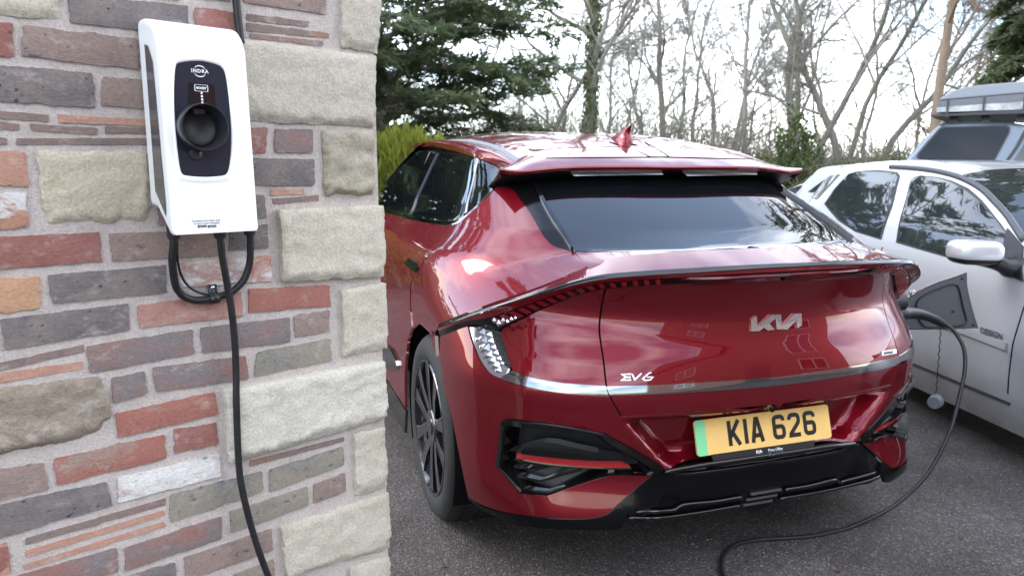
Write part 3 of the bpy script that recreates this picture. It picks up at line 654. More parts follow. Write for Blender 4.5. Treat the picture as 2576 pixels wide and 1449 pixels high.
def tabs(u, z):
    z = np.asarray(z, float); u = np.asarray(u, float); zb = fZb(np.clip(u, 0, 1.3)); k = sstep(-.030, -.012, z - zb); k = np.where(u > 1.02, 1.0, k)
    ze = z + (1.056 - zb) * (1 - sstep(0, 1, (z - zb) / np.maximum(1.17 - zb, .02)))      # the deck starts at the blade all along it
    return fW(z) * (1 - k) + fWu(z) * k, fY0(z) * (1 - k) + fY0(ze) * k, fC(z) * (1 - k) + fCu(ze) * k, fN(z) * (1 - k) + fNu(ze) * k
def solve_u(x, y, z):
    yc = fC(z); u = np.where(y >= yc, 1 + y - yc, np.arctan2((np.abs(x) / fW(z)) ** 1.2, (np.maximum(yc - y, 0) / (yc - fY0(z))) ** 1.2) / (np.pi / 2))
    for _ in range(4):
        W_, y0, yc, n = tabs(u, z); u2 = np.where(y >= yc, 1 + y - yc, np.arctan2((np.abs(x) / W_) ** (n / 2), (np.maximum(yc - y, 0) / (yc - y0)) ** (n / 2)) / (np.pi / 2)); u = .5 * u + .5 * u2
    return u
UA = 1.25
def ledge(x, z): x = np.abs(x); return .055 * (1 - sstep(.25, .43, z)) * sstep(.36, .46, x) * (1 - sstep(.70, .86, x))      # the red wing under each vent juts out
def S(u, z):
    u = np.asarray(u, float); z = np.asarray(z, float); W_, y0, yc, n = tabs(u, z)
    th = np.clip(u, 0, 1) * np.pi / 2
    x = W_ * np.sin(th) ** (2 / n); y = np.where(u >= 1, yc + (u - 1), yc - (yc - y0) * np.clip(np.cos(th), 0, 1) ** (2 / n))
    lim = .37 + (z - .46) / .17 * .15
    rec = .082 * sstep(.425, .495, z) * (1 - sstep(.604, .624, z)) * (1 - sstep(lim - .075, lim + .014, x)) * (u < .9)
    return np.stack([-x, y + rec - ledge(x, z), z], -1)
def SN(u, z):
    e = 2e-3; u = np.maximum(np.asarray(u, float), 4e-3)
    du = S(u + e, z) - S(u - e, z); dz = S(u, z + e) - S(u, z - e)
    n = np.cross(dz, du); n /= np.maximum(np.linalg.norm(n, axis=-1, keepdims=True), 1e-9)
    return np.where((n @ np.array([0, -1, 0]) + np.abs(n @ np.array([1., 0, 0])) < 0)[..., None], -n, n) if False else n
def Gf(p, con=None):
    x, y, z = p[..., 0], p[..., 1], p[..., 2]
    if con is None: y = y + ledge(x, z); W_, y0, yc, n = tabs(solve_u(x, y, z), z)
    else: W_, y0, yc, n = con
    return ((np.abs(x) / W_) ** n + (np.maximum(yc - y, 0) / (yc - y0)) ** n) ** (1 / n) - 1
def hit(px, py, con=None):
    d = rayc(px, py); ts = np.linspace(1.4, 6.5, 1400); p = OC + ts[:, None] * d
    g = Gf(p, con); g[(p[:, 2] < .12) | (p[:, 2] > 1.57)] = np.nan
    k = np.where((g[:-1] > 0) & (g[1:] <= 0))[0]
    if not len(k): return None
    a, b = ts[k[0]], ts[k[0] + 1]
    for _ in range(30):
        m = (a + b) / 2
        if Gf(OC + m * d, con) > 0: a = m
        else: b = m
    return OC + b * d
def uz(p):
    x, y, z = p; y = y + float(ledge(x, z))
    W_, y0, yc, n = [float(q) for q in tabs(solve_u(x, y, z), z)]
    if y >= yc: return np.array([1 + (y - yc), z])
    a = min(abs(x) / W_, 1); b = min(max(yc - y, 0) / (yc - y0), 1)
    th = math.atan2(a ** (n / 2), b ** (n / 2)) * (1 if x <= 0 else -1)
    return np.array([max(th / (np.pi / 2), 0), z])
def A2(q): return np.array([q[0] * UA, float(v_of(q[1]))])          # (u,z) -> planar param
def pk(px, py):
    h = hit(px, py)
    if h is None: raise ValueError('no hit %s %s' % (px, py))
    return A2(uz(h)) if h[0] <= 0 else np.array([0, float(v_of(h[2]))])
def cz(z): return np.array([0, float(v_of(z))])
def side(y, z):
    return A2(uz((-fW(z), y, z)))
car = empty('red_car', tuple(CT), CYAW)
tag(car, 'glossy red electric crossover car plugged in to charge, number plate KIA 626', 'car')
def panel(name, poly, m, inset=0.0, mirror='join', step=.022, rim=.012, parent=None, bstep=.012, lift=None):
    poly = densify(poly, bstep)
    A = np.array(poly)
    if np.sum(A[:, 0] * np.roll(A[:, 1], -1) - np.roll(A[:, 0], -1) * A[:, 1]) < 0: poly = poly[::-1]
    P2, tr, lps = cdt(poly, step)
    u = P2[:, 0] / UA; z = z_of(P2[:, 1]); n = SN(u, z); v = S(u, z)
    # orient normals outwards
    c = np.array([0, 1.8, .7]); sg = np.sign(np.sum(n * (v - c), 1)); sg = np.where(np.mean(sg) < 0, -1, 1); n = n * sg
    ins = inset if lift is None else inset - lift(P2, poly)
    v = v - n * (np.asarray(ins)[..., None] if np.ndim(ins) else ins)
    t0 = tr[0]; fn = np.cross(v[t0[1]] - v[t0[0]], v[t0[2]] - v[t0[0]])
    if fn @ n[t0[0]] < 0: tr = [t[::-1] for t in tr]
    V = list(v); Nn = list(n); F = list(tr)
    if rim:
        for lp in lps:
            k = len(lp); b = len(V)
            for i in lp: V.append(v[i]); Nn.append(n[i])
            for i in lp: V.append(v[i] - n[i] * rim); Nn.append(n[i])
            for j in range(k):
                j2 = (j + 1) % k
                if abs(P2[lp[j]][0]) < 1e-5 and abs(P2[lp[j2]][0]) < 1e-5: continue
                F.append((b + j, b + j2, b + k + j2, b + k + j))
    F = [tuple(f) for f in F]
    V = np.array(V); Nn = np.array(Nn); mx = np.array([-1, 1, 1])
    par = parent or car
    if mirror == 'join':
        k = len(V); return mesh(name, list(V) + list(V * mx), F + [tuple(k + i for i in f[::-1]) for f in F], m, par, True, list(Nn) + list(Nn * mx))
    o = mesh(name, V, F, m, par, True, Nn)
    if mirror == 'copy': mesh(name, V * mx, [f[::-1] for f in F], m, par, True, Nn * mx)
    return o
def pks(*pts, smooth=0):
    q = list(pts)
    if smooth: q = crom(q, smooth)
    return [pk(*p) for p in q]
def off_line(pts, dx=0, dy=0): return [(x + dx, y + dy) for x, y in pts]

# feature lines in the picture (left half of the car)
TGB = [(1562.7, 1045), (1650, 1041), (1758, 1033), (1850, 1026), (1950, 1017)]
CH_T = [(1526, 972), (1640, 968.5), (1758, 962.4), (1885, 954), (1975, 946)]
CH_B = [(1534, 994.5), (1640, 991.5), (1758, 984.7), (1885, 975.5), (1975, 967)]
CUT = [(1522, 729), (1512.5, 776.7), (1507.5, 824), (1510.5, 856), (1518, 903.7), (1523, 951), (1526, 972)]
BL_BOT = [(1280.4, 818), (1320, 800), (1359.4, 780.5), (1410, 759), (1458, 741), (1490, 733), (1522, 727)]
BL_BOT_C = [(1526, 726), (1640, 718), (1758, 712), (1840, 706), (1960, 698)]
CHL_T = [(1289.7, 932.3), (1310, 941), (1337, 949.8), (1400.8, 960.9), (1460, 966.5), (1524, 971)]
CHL_B = [(1258, 951.3), (1290, 962), (1321.4, 970.4), (1370, 981), (1416.7, 987.9), (1475, 992.5), (1531, 995.5)]
LENS_O = [(1178.6, 820), (1184, 843), (1191.3, 865.6), (1200, 889), (1210.3, 910), (1222, 927), (1235.7, 941), (1258, 951.3)]
def right_clip(pp): return [p for p in pp]
# tailgate (skin between the lamp blade and its bottom edge)
panel('tailgate', pks(*crom(off_line(CUT[:], 2.5), 4)) + pks(*crom([(1536, 994.5), (1549, 1020), (1564.5, 1044)], 3)) + pks(*crom(TGB, 4))[1:] + [cz(.622), cz(1.02)] + pks(*crom(BL_BOT_C, 4)[::-1]), M['red'])
panel('tail_corner_panel', pks(*crom(off_line(CUT, -2.5), 4)) + pks(*crom(CHL_T, 3)[::-1]) + pks((1281.8, 910), (1270.6, 872), (1259.5, 836)) + pks(*crom([(1262, 831)] + BL_BOT, 3)), M['red'], mirror='copy')
# chrome blade across the tail
panel('chrome_strip', pks(*crom(CH_T, 4)) + [cz(.722 + .0), cz(.692)] + pks(*crom(CH_B, 4)[::-1]), M['chrome'], inset=-.004, rim=.01, step=.03)
panel('corner_chrome_strip', pks(*crom(CHL_T, 3)) + pks(*crom(CHL_B, 3)[::-1]) + pks((1270, 944)), M['chrome'], inset=-.004, rim=.01, mirror='copy', step=.03)
# clear lamp and the black mesh beside it
lens_poly = pks(*crom(LENS_O, 3)) + pks((1270, 944), (1277, 926), (1258, 903.7), (1248, 886), (1242, 868), (1236, 848), (1232.6, 831))
lamp = panel('clear_lamp', lens_poly, M['lens'], inset=.004, mirror='copy')
panel('lamp_grille', pks(*crom([(1234.6, 831.5), (1259, 836.5), (1269.5, 872), (1280.8, 910), (1279, 921), (1271, 921), (1259, 902), (1244, 868)], 3, True)), M['satin'], inset=.003, mirror='copy')
# pyramids in the lamp (facets) and studs on the grille
fac = [(x_, y_, r_ * 1.3) for x_, y_, r_ in [(1208, 837, 13), (1227, 842, 10), (1203, 853, 9), (1213, 858, 14), (1231, 858, 10), (1219, 877, 14), (1238, 874, 9), (1212, 871, 8), (1227, 893, 13), (1244, 888, 9), (1236, 907, 12), (1252, 902, 8), (1245, 919, 11), (1261, 914, 7), (1252, 931, 8)]]
for fx, fy, fs in fac:
    try:
        c0 = hit(fx, fy); q = uz(c0); n0 = SN(q[0], q[1]); n0 = n0 if n0[0] < 0 or n0[1] < 0 else -n0
        cor = [hit(fx + dx * fs, fy + dy * fs) for dx, dy in ((-.75, .55), (.85, .35), (.55, -.75), (-.65, -.55))]
        ap = c0 + n0 * .007; vs = [c - n0 * .003 for c in cor] + [ap]
        for s_ in (1, -1):
            vv = [v * np.array([s_, 1, 1]) for v in vs]; ff = [(0, 1, 4), (1, 2, 4), (2, 3, 4), (3, 0, 4)]
            if s_ < 0: ff = [f[::-1] for f in ff]
            mesh('lamp_facet', vv, ff, M['facet'], car, False)
    except Exception: pass
mb = MB()
for r_ in range(12):
    for k in range(4):
        t = r_ / 11; fx = 1240.5 + t * 25 + t * t * 6 + k * (4.8 - 1.2 * t); fy = 838 + t * 74 + k * 1.0
        h = hit(fx, fy)
        if h is not None:
            for s_ in (1, -1):
                b = len(mb.v); c = h * np.array([s_, 1, 1]); e = .0034
                mb.v += [tuple(c + np.array(d)) for d in ((-e * .7, e * .3, -e), (e * .7, -e * .3, -e), (e * .7, -e * .3, e), (-e * .7, e * .3, e), (-s_ * .002, -.004, .001))]
                mb.f += [(b, b + 1, b + 4), (b + 1, b + 2, b + 4), (b + 2, b + 3, b + 4), (b + 3, b, b + 4)]
o = mb.build('grille_studs', M['trim'], car); o['kind'] = 'stuff'
# bumper skin
R1 = [(1178.5, 1251), (1200, 1263), (1226, 1274.7), (1270, 1287), (1318, 1295), (1365, 1300), (1410, 1303), (1450, 1304), (1486.5, 1302), (1512, 1297), (1531, 1290)]
VENT_UP = [(1672, 1181), (1667.5, 1171.5), (1630, 1149), (1594.4, 1128.7), (1557, 1108), (1521.4, 1089), (1470, 1078), (1416.7, 1068.4), (1370, 1062), (1321.4, 1057), (1290, 1052.5), (1273.8, 1052.5), (1262, 1058), (1257, 1070), (1253, 1116), (1246.8, 1165), (1250, 1174), (1277, 1204.9), (1300, 1234), (1308, 1240)]
VENT_LO = [(1308, 1240), (1345, 1245), (1372, 1247), (1386, 1244), (1460, 1218), (1546.8, 1192.2), (1600, 1191.2), (1646, 1191)]
DIF_T = [(1672, 1181), (1758, 1165), (1850, 1152), (1950, 1137)]
ARCH = [(1106.6, 847), (1106, 890), (1112, 940), (1120, 986), (1132, 1029), (1144.6, 1088), (1157, 1152), (1170, 1215), (1178.5, 1251)]
bump = pks(*off_line(TGB, 0, 4)[::-1][1:]) + pks((1561, 1048), (1545, 1020), (1533, 997.5)) + pks(*crom(off_line(CHL_B, 0, 2), 3)[::-1]) + pks(*crom(off_line(LENS_O, -2.5, 1), 3)[::-1]) + pks((1175.7, 821), (1106.6, 847)) + pks(*crom(ARCH, 3))[1:] + pks(*crom(R1, 2))[1:] + pks((1646, 1192.5)) + pks(*VENT_LO[::-1]) + pks(*VENT_UP[::-1])[1:] + pks(*DIF_T[1:-1]) + [cz(float(hit(1928, 1142)[2])), cz(.617)]
panel('rear_bumper', bump, M['red'], step=.013, bstep=.009)
panel('side_black_panel', pks((1162, 797), (1102.6, 822), (1106.6, 846), (1175.7, 820), (1172, 797)), M['gloss'], inset=.002, mirror='copy')
# black skirt and diffuser
panel('bumper_skirt', pks(*crom(off_line(R1, 0, 1.5), 2)) + pks((1560, 1268), (1578, 1290), (1564, 1325), (1543.7, 1331), (1460, 1330), (1385, 1327), (1335, 1323), (1299, 1318), (1258, 1301.5), (1213, 1277), (1185, 1258)), M['blacktrim'], inset=-.004, mirror='copy')
panel('diffuser', pks(*off_line(DIF_T[:-1], 0, 3)) + [cz(float(hit(1928, 1145)[2])), cz(.235)] + pks((1870, 1278), (1758, 1297), (1655, 1309), (1580, 1309), (1566, 1290), (1540, 1290), (1600, 1235), (1650, 1195)), M['blacktrim'], inset=.010, rim=.03)
# vent: sunken black floor with a chamfered frame, fins and a reflector
vent_loop = crom(VENT_UP + VENT_LO[1:], 2) + [(1660, 1190)]
vb = [pk(*p) for p in vent_loop]
vc = np.mean(vb, 0)
def vrow(sc, ins, dv=0):
    out = []
    for p in vb:
        q = vc + (p - vc) * np.array([sc, sc]) + np.array([0, dv]); u_, z_ = q[0] / UA, float(z_of(q[1])); n_ = SN(u_, z_); n_ = n_ if n_[1] < 0 else -n_
        out.append(S(u_, z_) - n_ * ins)
    return out
rws = [vrow(1.0, .006), vrow(.985, -.004), vrow(.90, -.012, -.004), vrow(.87, -.006, -.005), vrow(.84, .078, -.004)]
for s_ in (1, -1):
    mb = MB(); mb.grid([[p * np.array([s_, 1, 1]) for p in r] for r in rws], True); mb.build('vent_frame', M['blacktrim'], car, ang=35)
panel('vent_floor', vb, M['satin'], inset=.076, mirror='copy', rim=0)
def strip(name, pix, m, ins, th=.012, mirror='copy'): return panel(name, [pk(*p) for p in pix], m, inset=ins, rim=th, mirror=mirror, step=.02)
def zb3(x, y): return (1213 + .22577 * x, 1022.2 + .22577 * y)
strip('vent_fin', [zb3(*p) for p in ((300, 487), (420, 482), (700, 492), (1000, 520), (1300, 562), (1580, 604), (1300, 606), (1000, 590), (700, 560), (450, 530))], M['gloss'], .000, .05)
strip('vent_fin', [zb3(*p) for p in ((400, 470), (560, 440), (680, 425), (820, 440), (1000, 485), (1300, 545), (1000, 510), (700, 484), (420, 478))], M['satin'], .018, .03)
strip('reflector', [zb3(*p) for p in ((362, 533), (700, 572), (1100, 606), (1500, 628), (1665, 700), (1300, 697), (1000, 678), (700, 648), (360, 590))], M['reflector'], .012, .02)
strip('reflector_bezel', [zb3(*p) for p in ((345, 592), (360, 592), (700, 652), (1000, 682), (1300, 701), (1668, 704), (1668, 712), (1300, 708), (1000, 690), (700, 662), (345, 602))], M['gloss'], .006, .03)
def chev(pix, wd, m, ins):
    pts = [zb3(*p) for p in pix]; lo = [(x + 0, y + wd) for x, y in pts]; strip('vent_louvre', pts + lo[::-1], m, ins, .035)
chev([(283, 795), (405, 912), (720, 940), (1000, 868), (1475, 727)], 7, M['gloss'], .004)
chev([(300, 775), (620, 836), (860, 775), (1115, 714)], 6, M['gloss'], .022)
chev([(300, 685), (480, 716), (660, 680)], 5, M['gloss'], .030); chev([(540, 738), (755, 685)], 4, M['gloss'], .034)
chev([(300, 600), (640, 655), (500, 700)], 3, M['satin'], .04)
_brow = [(1290, 1056), (1321, 1060.5), (1370, 1065.5), (1416.7, 1072), (1470, 1081.5), (1519, 1092)]
strip('vent_brow_highlight', crom(_brow, 3) + crom([(x + 2, y + 11.5) for x, y in _brow], 3)[::-1], M['gloss'], -.013, .02)  # gloss strip added over the dull frame to give its top a highlight
for s_ in (1, -1):
    _e = [hit(px, py + 4.5) for px, py in crom(DIF_T, 4)]; _e = [p for p in _e if p[0] < -.004] ; _e.append(np.array([0, _e[-1][1], _e[-1][2]]))
    mb = MB(); mb.tube([p * np.array([s_, 1, 1]) + np.array([0, .004, -.004]) for p in _e], .0085, 10); mb.build('diffuser_lip_highlight', M['gloss'], car, smooth=True)  # gloss tube added to draw a bright highlight along the lip
for ln in ([(1580, 1303), (1655, 1303), (1758, 1290), (1868, 1271)], [(1600, 1288), (1690, 1284), (1720, 1270), (1800, 1262), (1868, 1250)]):
    _e = [hit(*p) for p in crom(ln, 4)]
    for s_ in (1, -1):
        mb = MB(); mb.tube([(p + np.array([0, .002, 0])) * np.array([s_, 1, 1]) for p in _e], .0065, 8); mb.build('diffuser_highlight_strip', M['gloss'], car, smooth=True)  # gloss tubes added as highlight strips on the dull diffuser
# rear parking sensors
for px, py in ((1400, 1048), (1672, 1151.5)):
    h = hit(px, py); q = uz(h); n_ = SN(*q); n_ = n_ if n_[1] < 0 else -n_; t1 = np.cross(n_, [0, 0, 1.]); t1 /= np.linalg.norm(t1); t2 = np.cross(n_, t1)
    P0 = S(*q)
    for s_ in (1, -1):
        mx = np.array([s_, 1, 1]); mb = MB(); mb.grid([[(P0 + n_ * d + (t1 * math.cos(a) + t2 * math.sin(a)) * r) * mx for a in [2 * math.pi * k / 20 for k in range(20)]] for r, d in ((.0125, .0004), (.0118, .0022), (.0102, .0022), (.0098, .0006), (.0095, .0006), (.0092, .002), (.001, .0022))], True)
        mb.build('parking_sensor', M['red'], car, ang=40)
# centre fog lamp bars, reversing camera
for k in range(3):
    zc = .322 - k * .020; y_ = float(fY0(zc)) + .004; xo = .010 - k * .012
    mb = MB(); mb.box(-.06 + xo, .06 + xo, y_ - .004, y_ + .02, zc - .0048, zc + .0048); bevel(mb.build('fog_lamp_bar', M['trimmetal'], car), .003)
mb = MB(); mb.tube([(0, .050, .612), (0, .072, .618)], [.012, .012], 16); mb.build('reversing_camera', M['gloss'], car, ang=40)
# blade lamp (the ledge across the tail)
tip = [hit(px, py, CON) for px, py in crom(tipP, 3)]
tip = [p for p in tip if p is not None and p[0] < -.02]
zc_ = tip[-1][2]; tip.append(np.array([0, CON[1], zc_ + .001]))
NB = 90; tip = resample(tip, NB)
# fade the overhang to the body at the side end
lowP = [(1106, 842), (1140, 831), (1175, 821), (1210, 824), (1240, 829), (1262, 829)] + BL_BOT + BL_BOT_C[1:]
low = [hit(px, py + 1) for px, py in crom(lowP, 3)]; low = [p for p in low if p is not None and p[0] < -.01]; low.append(np.array([0, float(fY0(low[-1][2])), low[-1][2]])); low = resample(low, NB)
def outn(p):
    x, y = abs(p[0]), p[1]; W_, y0, yc, n = CON; gx = (x / W_) ** (n - 1) / W_; gy = (max(yc - y, 0) / (yc - y0)) ** (n - 1) / (yc - y0)
    v = np.array([-gx, -gy, 0]); return v / np.linalg.norm(v)
rowA = []; rowB = []; rowT = []; rowU = []; tt = []
for p in tip:
    n_ = outn(p); q = p.copy(); q[2] += .006; t = 0
    while Gf(q) > 0 and t < .14: q = q - n_ * .003; q[2] += .0006; t += .003
    tt.append(t)
tt = np.convolve(np.pad(np.maximum(tt, .004), 7, mode='edge'), np.ones(15) / 15, 'valid')
for i, p in enumerate(tip):
    n_ = outn(p); t = tt[i]; q = p - n_ * t; q[2] += .006 + .2 * t
    rowA.append(q - n_ * .012 + np.array([0, 0, .001])); rowT.append(p - n_ * .002); rowB.append(p - n_ * min(.014, max(t * .9, .004)) + np.array([0, 0, .0035])); rowU.append(p - np.array([0, 0, .009]) + n_ * .001)
def lerp(a, b, t): return [p + (q - p) * t for p, q in zip(a, b)]
low2 = list(low)
def dual(name, rows, m, ang=40, split=None):
    for s_ in (1, -1):
        mb = MB(); mb.grid([[p * np.array([s_, 1, 1]) for p in r] for r in rows]); mb.build(name, m, car, ang=ang)
def joined(name, rows, m, ang=40):
    rr = [[p for p in r] + [p * np.array([-1, 1, 1]) for p in r[::-1][1:]] for r in rows]
    mb = MB(); mb.grid(rr); return mb.build(name, m, car, ang=ang)
joined('tail_shoulder_edge', [rowA, lerp(rowA, rowB, .5), rowB], M['red'], 50)
joined('blade_rim', [rowB, lerp(rowB, rowT, .6), rowT, rowU], M['gloss'], 60)
m1 = lerp(rowU, low2, .06); m2 = lerp(rowU, low2, .34); m1 = [p + np.array([0, .004, 0]) for p in m1]
joined('blade_lamp', [rowU, m1, lerp(m1, m2, .45), m2], M['redlens'], 30)
m3 = [p + np.array([0, .006, 0]) for p in m2]
joined('blade_band', [m2, m3, lerp(m3, low2, .5), [p + np.array([0, .004, -.002]) for p in low2]], M['gloss'], 30)
# red segments along the band
seg = []
mid_t = lerp(m3, low2, .12); mid_b = lerp(m3, low2, .80)
cum = np.r_[0, np.cumsum(np.linalg.norm(np.diff(np.array(mid_t), axis=0), axis=1))]
def atlen(row, s): r = np.array(row); return np.array([np.interp(s, cum, r[:, k]) for k in range(3)])
i0 = int(np.argmin([abs(p[0] + .862) for p in tip])); s0 = cum[i0]
for k in range(17):
    wseg = .017 * (1 - .012 * k); s = s0 + k * .0335
    if s + wseg > cum[-1] - .01: break
    sh = .020 * (1 - k / 12) if k < 12 else 0
    q = [atlen(mid_t, s), atlen(mid_t, s + wseg), atlen(mid_b, s + wseg + sh), atlen(mid_b, s + sh)]; n_ = outn(q[0]) * .0045 - np.array([0, 0, .001])
    for s_ in (1, -1):
        mx = np.array([s_, 1, 1]); mb = MB(); a = [(p + n_) * mx for p in q]; b = [(p - n_) * mx for p in q]
        mb.grid([a + a[:1], b + b[:1]]); mb.quad(*[tuple(x) for x in a]); mb.build('lamp_segment', M['redseg'], car)
for fx, fy, fs in ((1243, 806, 6), (1254, 813, 7), (1265, 806, 6), (1276, 809, 5), (1286, 803, 5), (1296, 800, 4)):
    h = hit(fx, fy, (.938, .02, .72, 2.4)); 
    if h is None: continue
    e = fs / 620
    for s_ in (1, -1):
        mx = np.array([s_, 1, 1]); n_ = outn(h)
        t1 = np.array([-n_[1], n_[0], 0]); vs = [h + t1 * e, h + np.array([0, 0, e]), h - t1 * e, h - np.array([0, 0, e]), h + n_ * .006]
        ff = [(0, 1, 4), (1, 2, 4), (2, 3, 4), (3, 0, 4)]
        mesh('lamp_facet', [v * mx for v in vs], ff if s_ > 0 else [f[::-1] for f in ff], M['facet'], car, False)
# shut-line gap backing (dark) just inside the skins
panel('shut_line_backing', pks((1500, 740), (1495, 824), (1512, 940), (1520, 1000), (1552, 1052)) + pks(*[(1650, 1050), (1800, 1042)]) + [cz(.606), cz(1.0)] + pks((1760, 730), (1540, 740)), M['gap'], inset=.012, rim=0, step=.05)
# ---- upper body
deck_u = uz(hit(1499, 690))[0]
panel('tailgate_deck', pks((1448, 634.5), (1474, 664), (1501, 692)) + [A2((deck_u * t, 1.052)) for t in np.linspace(1, 0, 12)] + pks(*[(1960, 624.5), (1850, 628), (1758, 631.8), (1600, 634), (1500, 635)]), M['red'], rim=.01)
TRIM_RED = [(1441, 633), (1402, 622), (1390, 616), (1381.8, 609.4), (1362.7, 585.6), (1334, 534.8), (1311, 503), (1294, 480), (1284, 473), (1270, 470), (1251, 468.5)]
GL_EDGE = [(1445.5, 630.5), (1405, 565), (1362.7, 489), (1345, 460), (1329, 437)]
panel('rear_window', pks(*crom(GL_EDGE, 4)) + [A2((uz(hit(1329, 437))[0] * t, float(hit(1329, 437)[2]))) for t in np.linspace(.9, 0, 8)] + pks((1960, 622), (1850, 625.5), (1758, 629.2), (1600, 631.5), (1500, 632)), M['glass'], inset=.002, rim=.008)
ztop = float(hit(1329, 437)[2])
panel('pillar_trim', pks(*crom(TRIM_RED, 3)) + pks((1253, 440)) + [A2((uz(hit(1253, 440))[0] * .97, ztop))] + pks((1326, 437)) + pks(*crom(off_line(GL_EDGE, -2.5, 1), 3)[::-1][1:]), M['blacktrim'], inset=.002, mirror='copy')
panel('window_edge_fin', pks((1340, 462), (1346, 462), (1405, 562), (1443, 628.5), (1436, 628), (1390, 560)), M['gloss'], inset=-.012, rim=.02, mirror='copy')
DLO_B = [(954, 531), (984, 540), (1012.4, 547.5), (1045, 556), (1079.5, 562.5), (1110, 567), (1129, 567.5), (1143, 564.5), (1156, 558.5), (1180, 538), (1204.8, 516), (1228, 492), (1248.5, 470)]
DLO_T = [(1254, 419), (1230, 409), (1201.9, 399), (1165, 387.5), (1129, 378), (1094, 372), (1070, 370.5), (1051.7, 369.5)]
WC_ = (.922, .368)
def arch_pts(a0, a1, r=.405, c=WC_, n=24): return [side(c[0] + r * math.cos(a), c[1] + r * math.sin(a)) for a in np.linspace(R(a0), R(a1), n)]
DOOR = [(1157, 561), (1152, 583.6), (1140, 598), (1123, 612.8), (1100, 629), (1082, 642), (1063, 664), (1050, 685.6), (1040, 703), (1035.7, 714.8), (1034, 745), (1034, 772)]
qa = [A2(uz(p)) for p in rowA if p[0] < -.545]                 # along the blade, side end first
dl = hit(*DOOR[-1])
ang_d = math.degrees(math.atan2(dl[2] - WC_[1], dl[1] - WC_[0])); rad_d = math.hypot(dl[2] - WC_[1], dl[1] - WC_[0])
AR = .405
q_end = math.degrees(math.acos(max(-1, min(1, (.70 - WC_[0]) / AR))))
quarter = pks((1443, 634.5), (1470, 664), (1496.5, 691)) + qa[::-1][1:] + [side(.70, .80)] + arch_pts(q_end, 62, AR) + [side(WC_[0] + (AR + .002) * math.cos(R(62)) , dl[2] - .02)] + pks(*crom(DOOR, 2)[::-1]) + pks(*crom(DLO_B[8:], 3)) + pks(*crom(off_line(TRIM_RED, -1, .5), 3)[::-1][:-2])
panel('rear_quarter_panel', quarter, M['red'], mirror='copy', step=.02)
dbot = [side(y, z) for y, z in ((2.15, .30), (1.36, .30))]
def dlo_ext(pts): return pts
zB = hit(*DLO_B[0])[2]; yB = hit(*DLO_B[0])[1]
def belt(y): return float(np.interp(y, [yB, 3.5], [zB, zB - .06]))
rd = pks(*crom(off_line(DOOR, -3, 0), 2)) + [side(WC_[0] + (AR + .012) * math.cos(R(a)), WC_[1] + (AR + .012) * math.sin(R(a))) for a in np.linspace(60, 8, 14)] + [side(1.335, .32), side(2.12, .32)] + ([side(2.12, hit(1010, 547)[2] + 0.0)] if False else [])
_yb2 = 2.12
_low = [p for p in crom(DLO_B[:9], 3) if hit(*p)[1] < _yb2]
rd += [side(_yb2, float(hit(*_low[0])[2]))] + pks(*_low)
panel('rear_door', rd, M['red'], mirror='copy', step=.025)
_low2 = [p for p in crom(DLO_B[:9], 3) if hit(*p)[1] > _yb2 + .006]
fd_ = [side(_yb2 + .006, .32), side(3.25, .32), side(3.25, belt(3.25)), side(yB, zB)] + pks(*_low2) + [side(_yb2 + .006, float(hit(*_low[0])[2]))]
panel('front_door', fd_, M['red'], mirror='copy', step=.03)
fw = [side(3.256, .32), side(3.42, .32)] + [side(3.822 + AR * math.cos(a), .368 + AR * math.sin(a)) for a in np.linspace(R(172), R(8), 24)] + [side(4.25, .34), side(4.32, .72), side(4.2, .84), side(3.9, .93), side(3.5, 1.02), side(3.256, belt(3.25))]
panel('front_wing', fw, M['red'], mirror='copy', step=.03)
panel('sill', [side(1.30, .315), side(1.34, .20), side(3.42, .20), side(3.44, .315)], M['gloss'], inset=-.004, mirror='copy', step=.04)
def z7(x, y): return (954.1 + .4233 * x, 749.6 + .4233 * y)
panel('sill_chrome', [pk(*z7(*p)) for p in ((0, 345), (45, 275), (78, 300), (112, 372), (118, 400), (108, 425), (60, 412))], M['chrome'], inset=-.012, rim=.012, mirror='copy')
# side windows
dlo = pks(*crom(DLO_B, 3)) + pks(*crom(DLO_T, 3)) + pks((1012.4, 407), (971.6, 454), (954, 486))
panel('window_surround', dlo + [side(3.30, belt(3.3) + .03), side(3.30, belt(3.3))], M['gloss'], inset=.004, mirror='copy', step=.03)
def zA(x, y): return (954.1 + .29149 * x, 327.1 + .29149 * y)
panel('side_window', [pk(*zA(*p)) for p in ((330, 182), (438, 186), (245, 722), (170, 715), (20, 668), (6, 600), (90, 470), (200, 320))], M['glass'], inset=-.001, mirror='copy', rim=.004)
panel('side_window', [pk(*zA(*p)) for p in ((515, 208), (660, 228), (792, 268), (780, 400), (742, 590), (690, 735), (640, 775), (590, 780), (430, 765), (270, 733))], M['glass'], inset=-.001, mirror='copy', rim=.004)
panel('side_window', [pk(*zA(*p)) for p in ((850, 288), (1022, 345), (1010, 462), (978, 535), (860, 640), (757, 712), (775, 600), (820, 420))], M['glass'], inset=-.001, mirror='copy', rim=.004)
panel('door_handle', [pk(*zA(*p)) for p in ((228, 1150), (275, 1112), (312, 1135), (345, 1190), (320, 1228), (280, 1195))], M['blacktrim'], inset=-.010, rim=.012, mirror='copy')
panel('window_pillar', [pk(*zA(*p)) for p in ((455, 190), (510, 204), (262, 736), (225, 735))], M['gloss'], inset=-.008, mirror='copy', rim=.01)
panel('window_pillar', [pk(*zA(*p)) for p in ((800, 268), (852, 250), (835, 330), (748, 718), (738, 720), (760, 560))], M['chrome'], inset=-.006, mirror='copy', rim=.01)
belt_pts = off_line(DLO_B[:9], 0, 0)
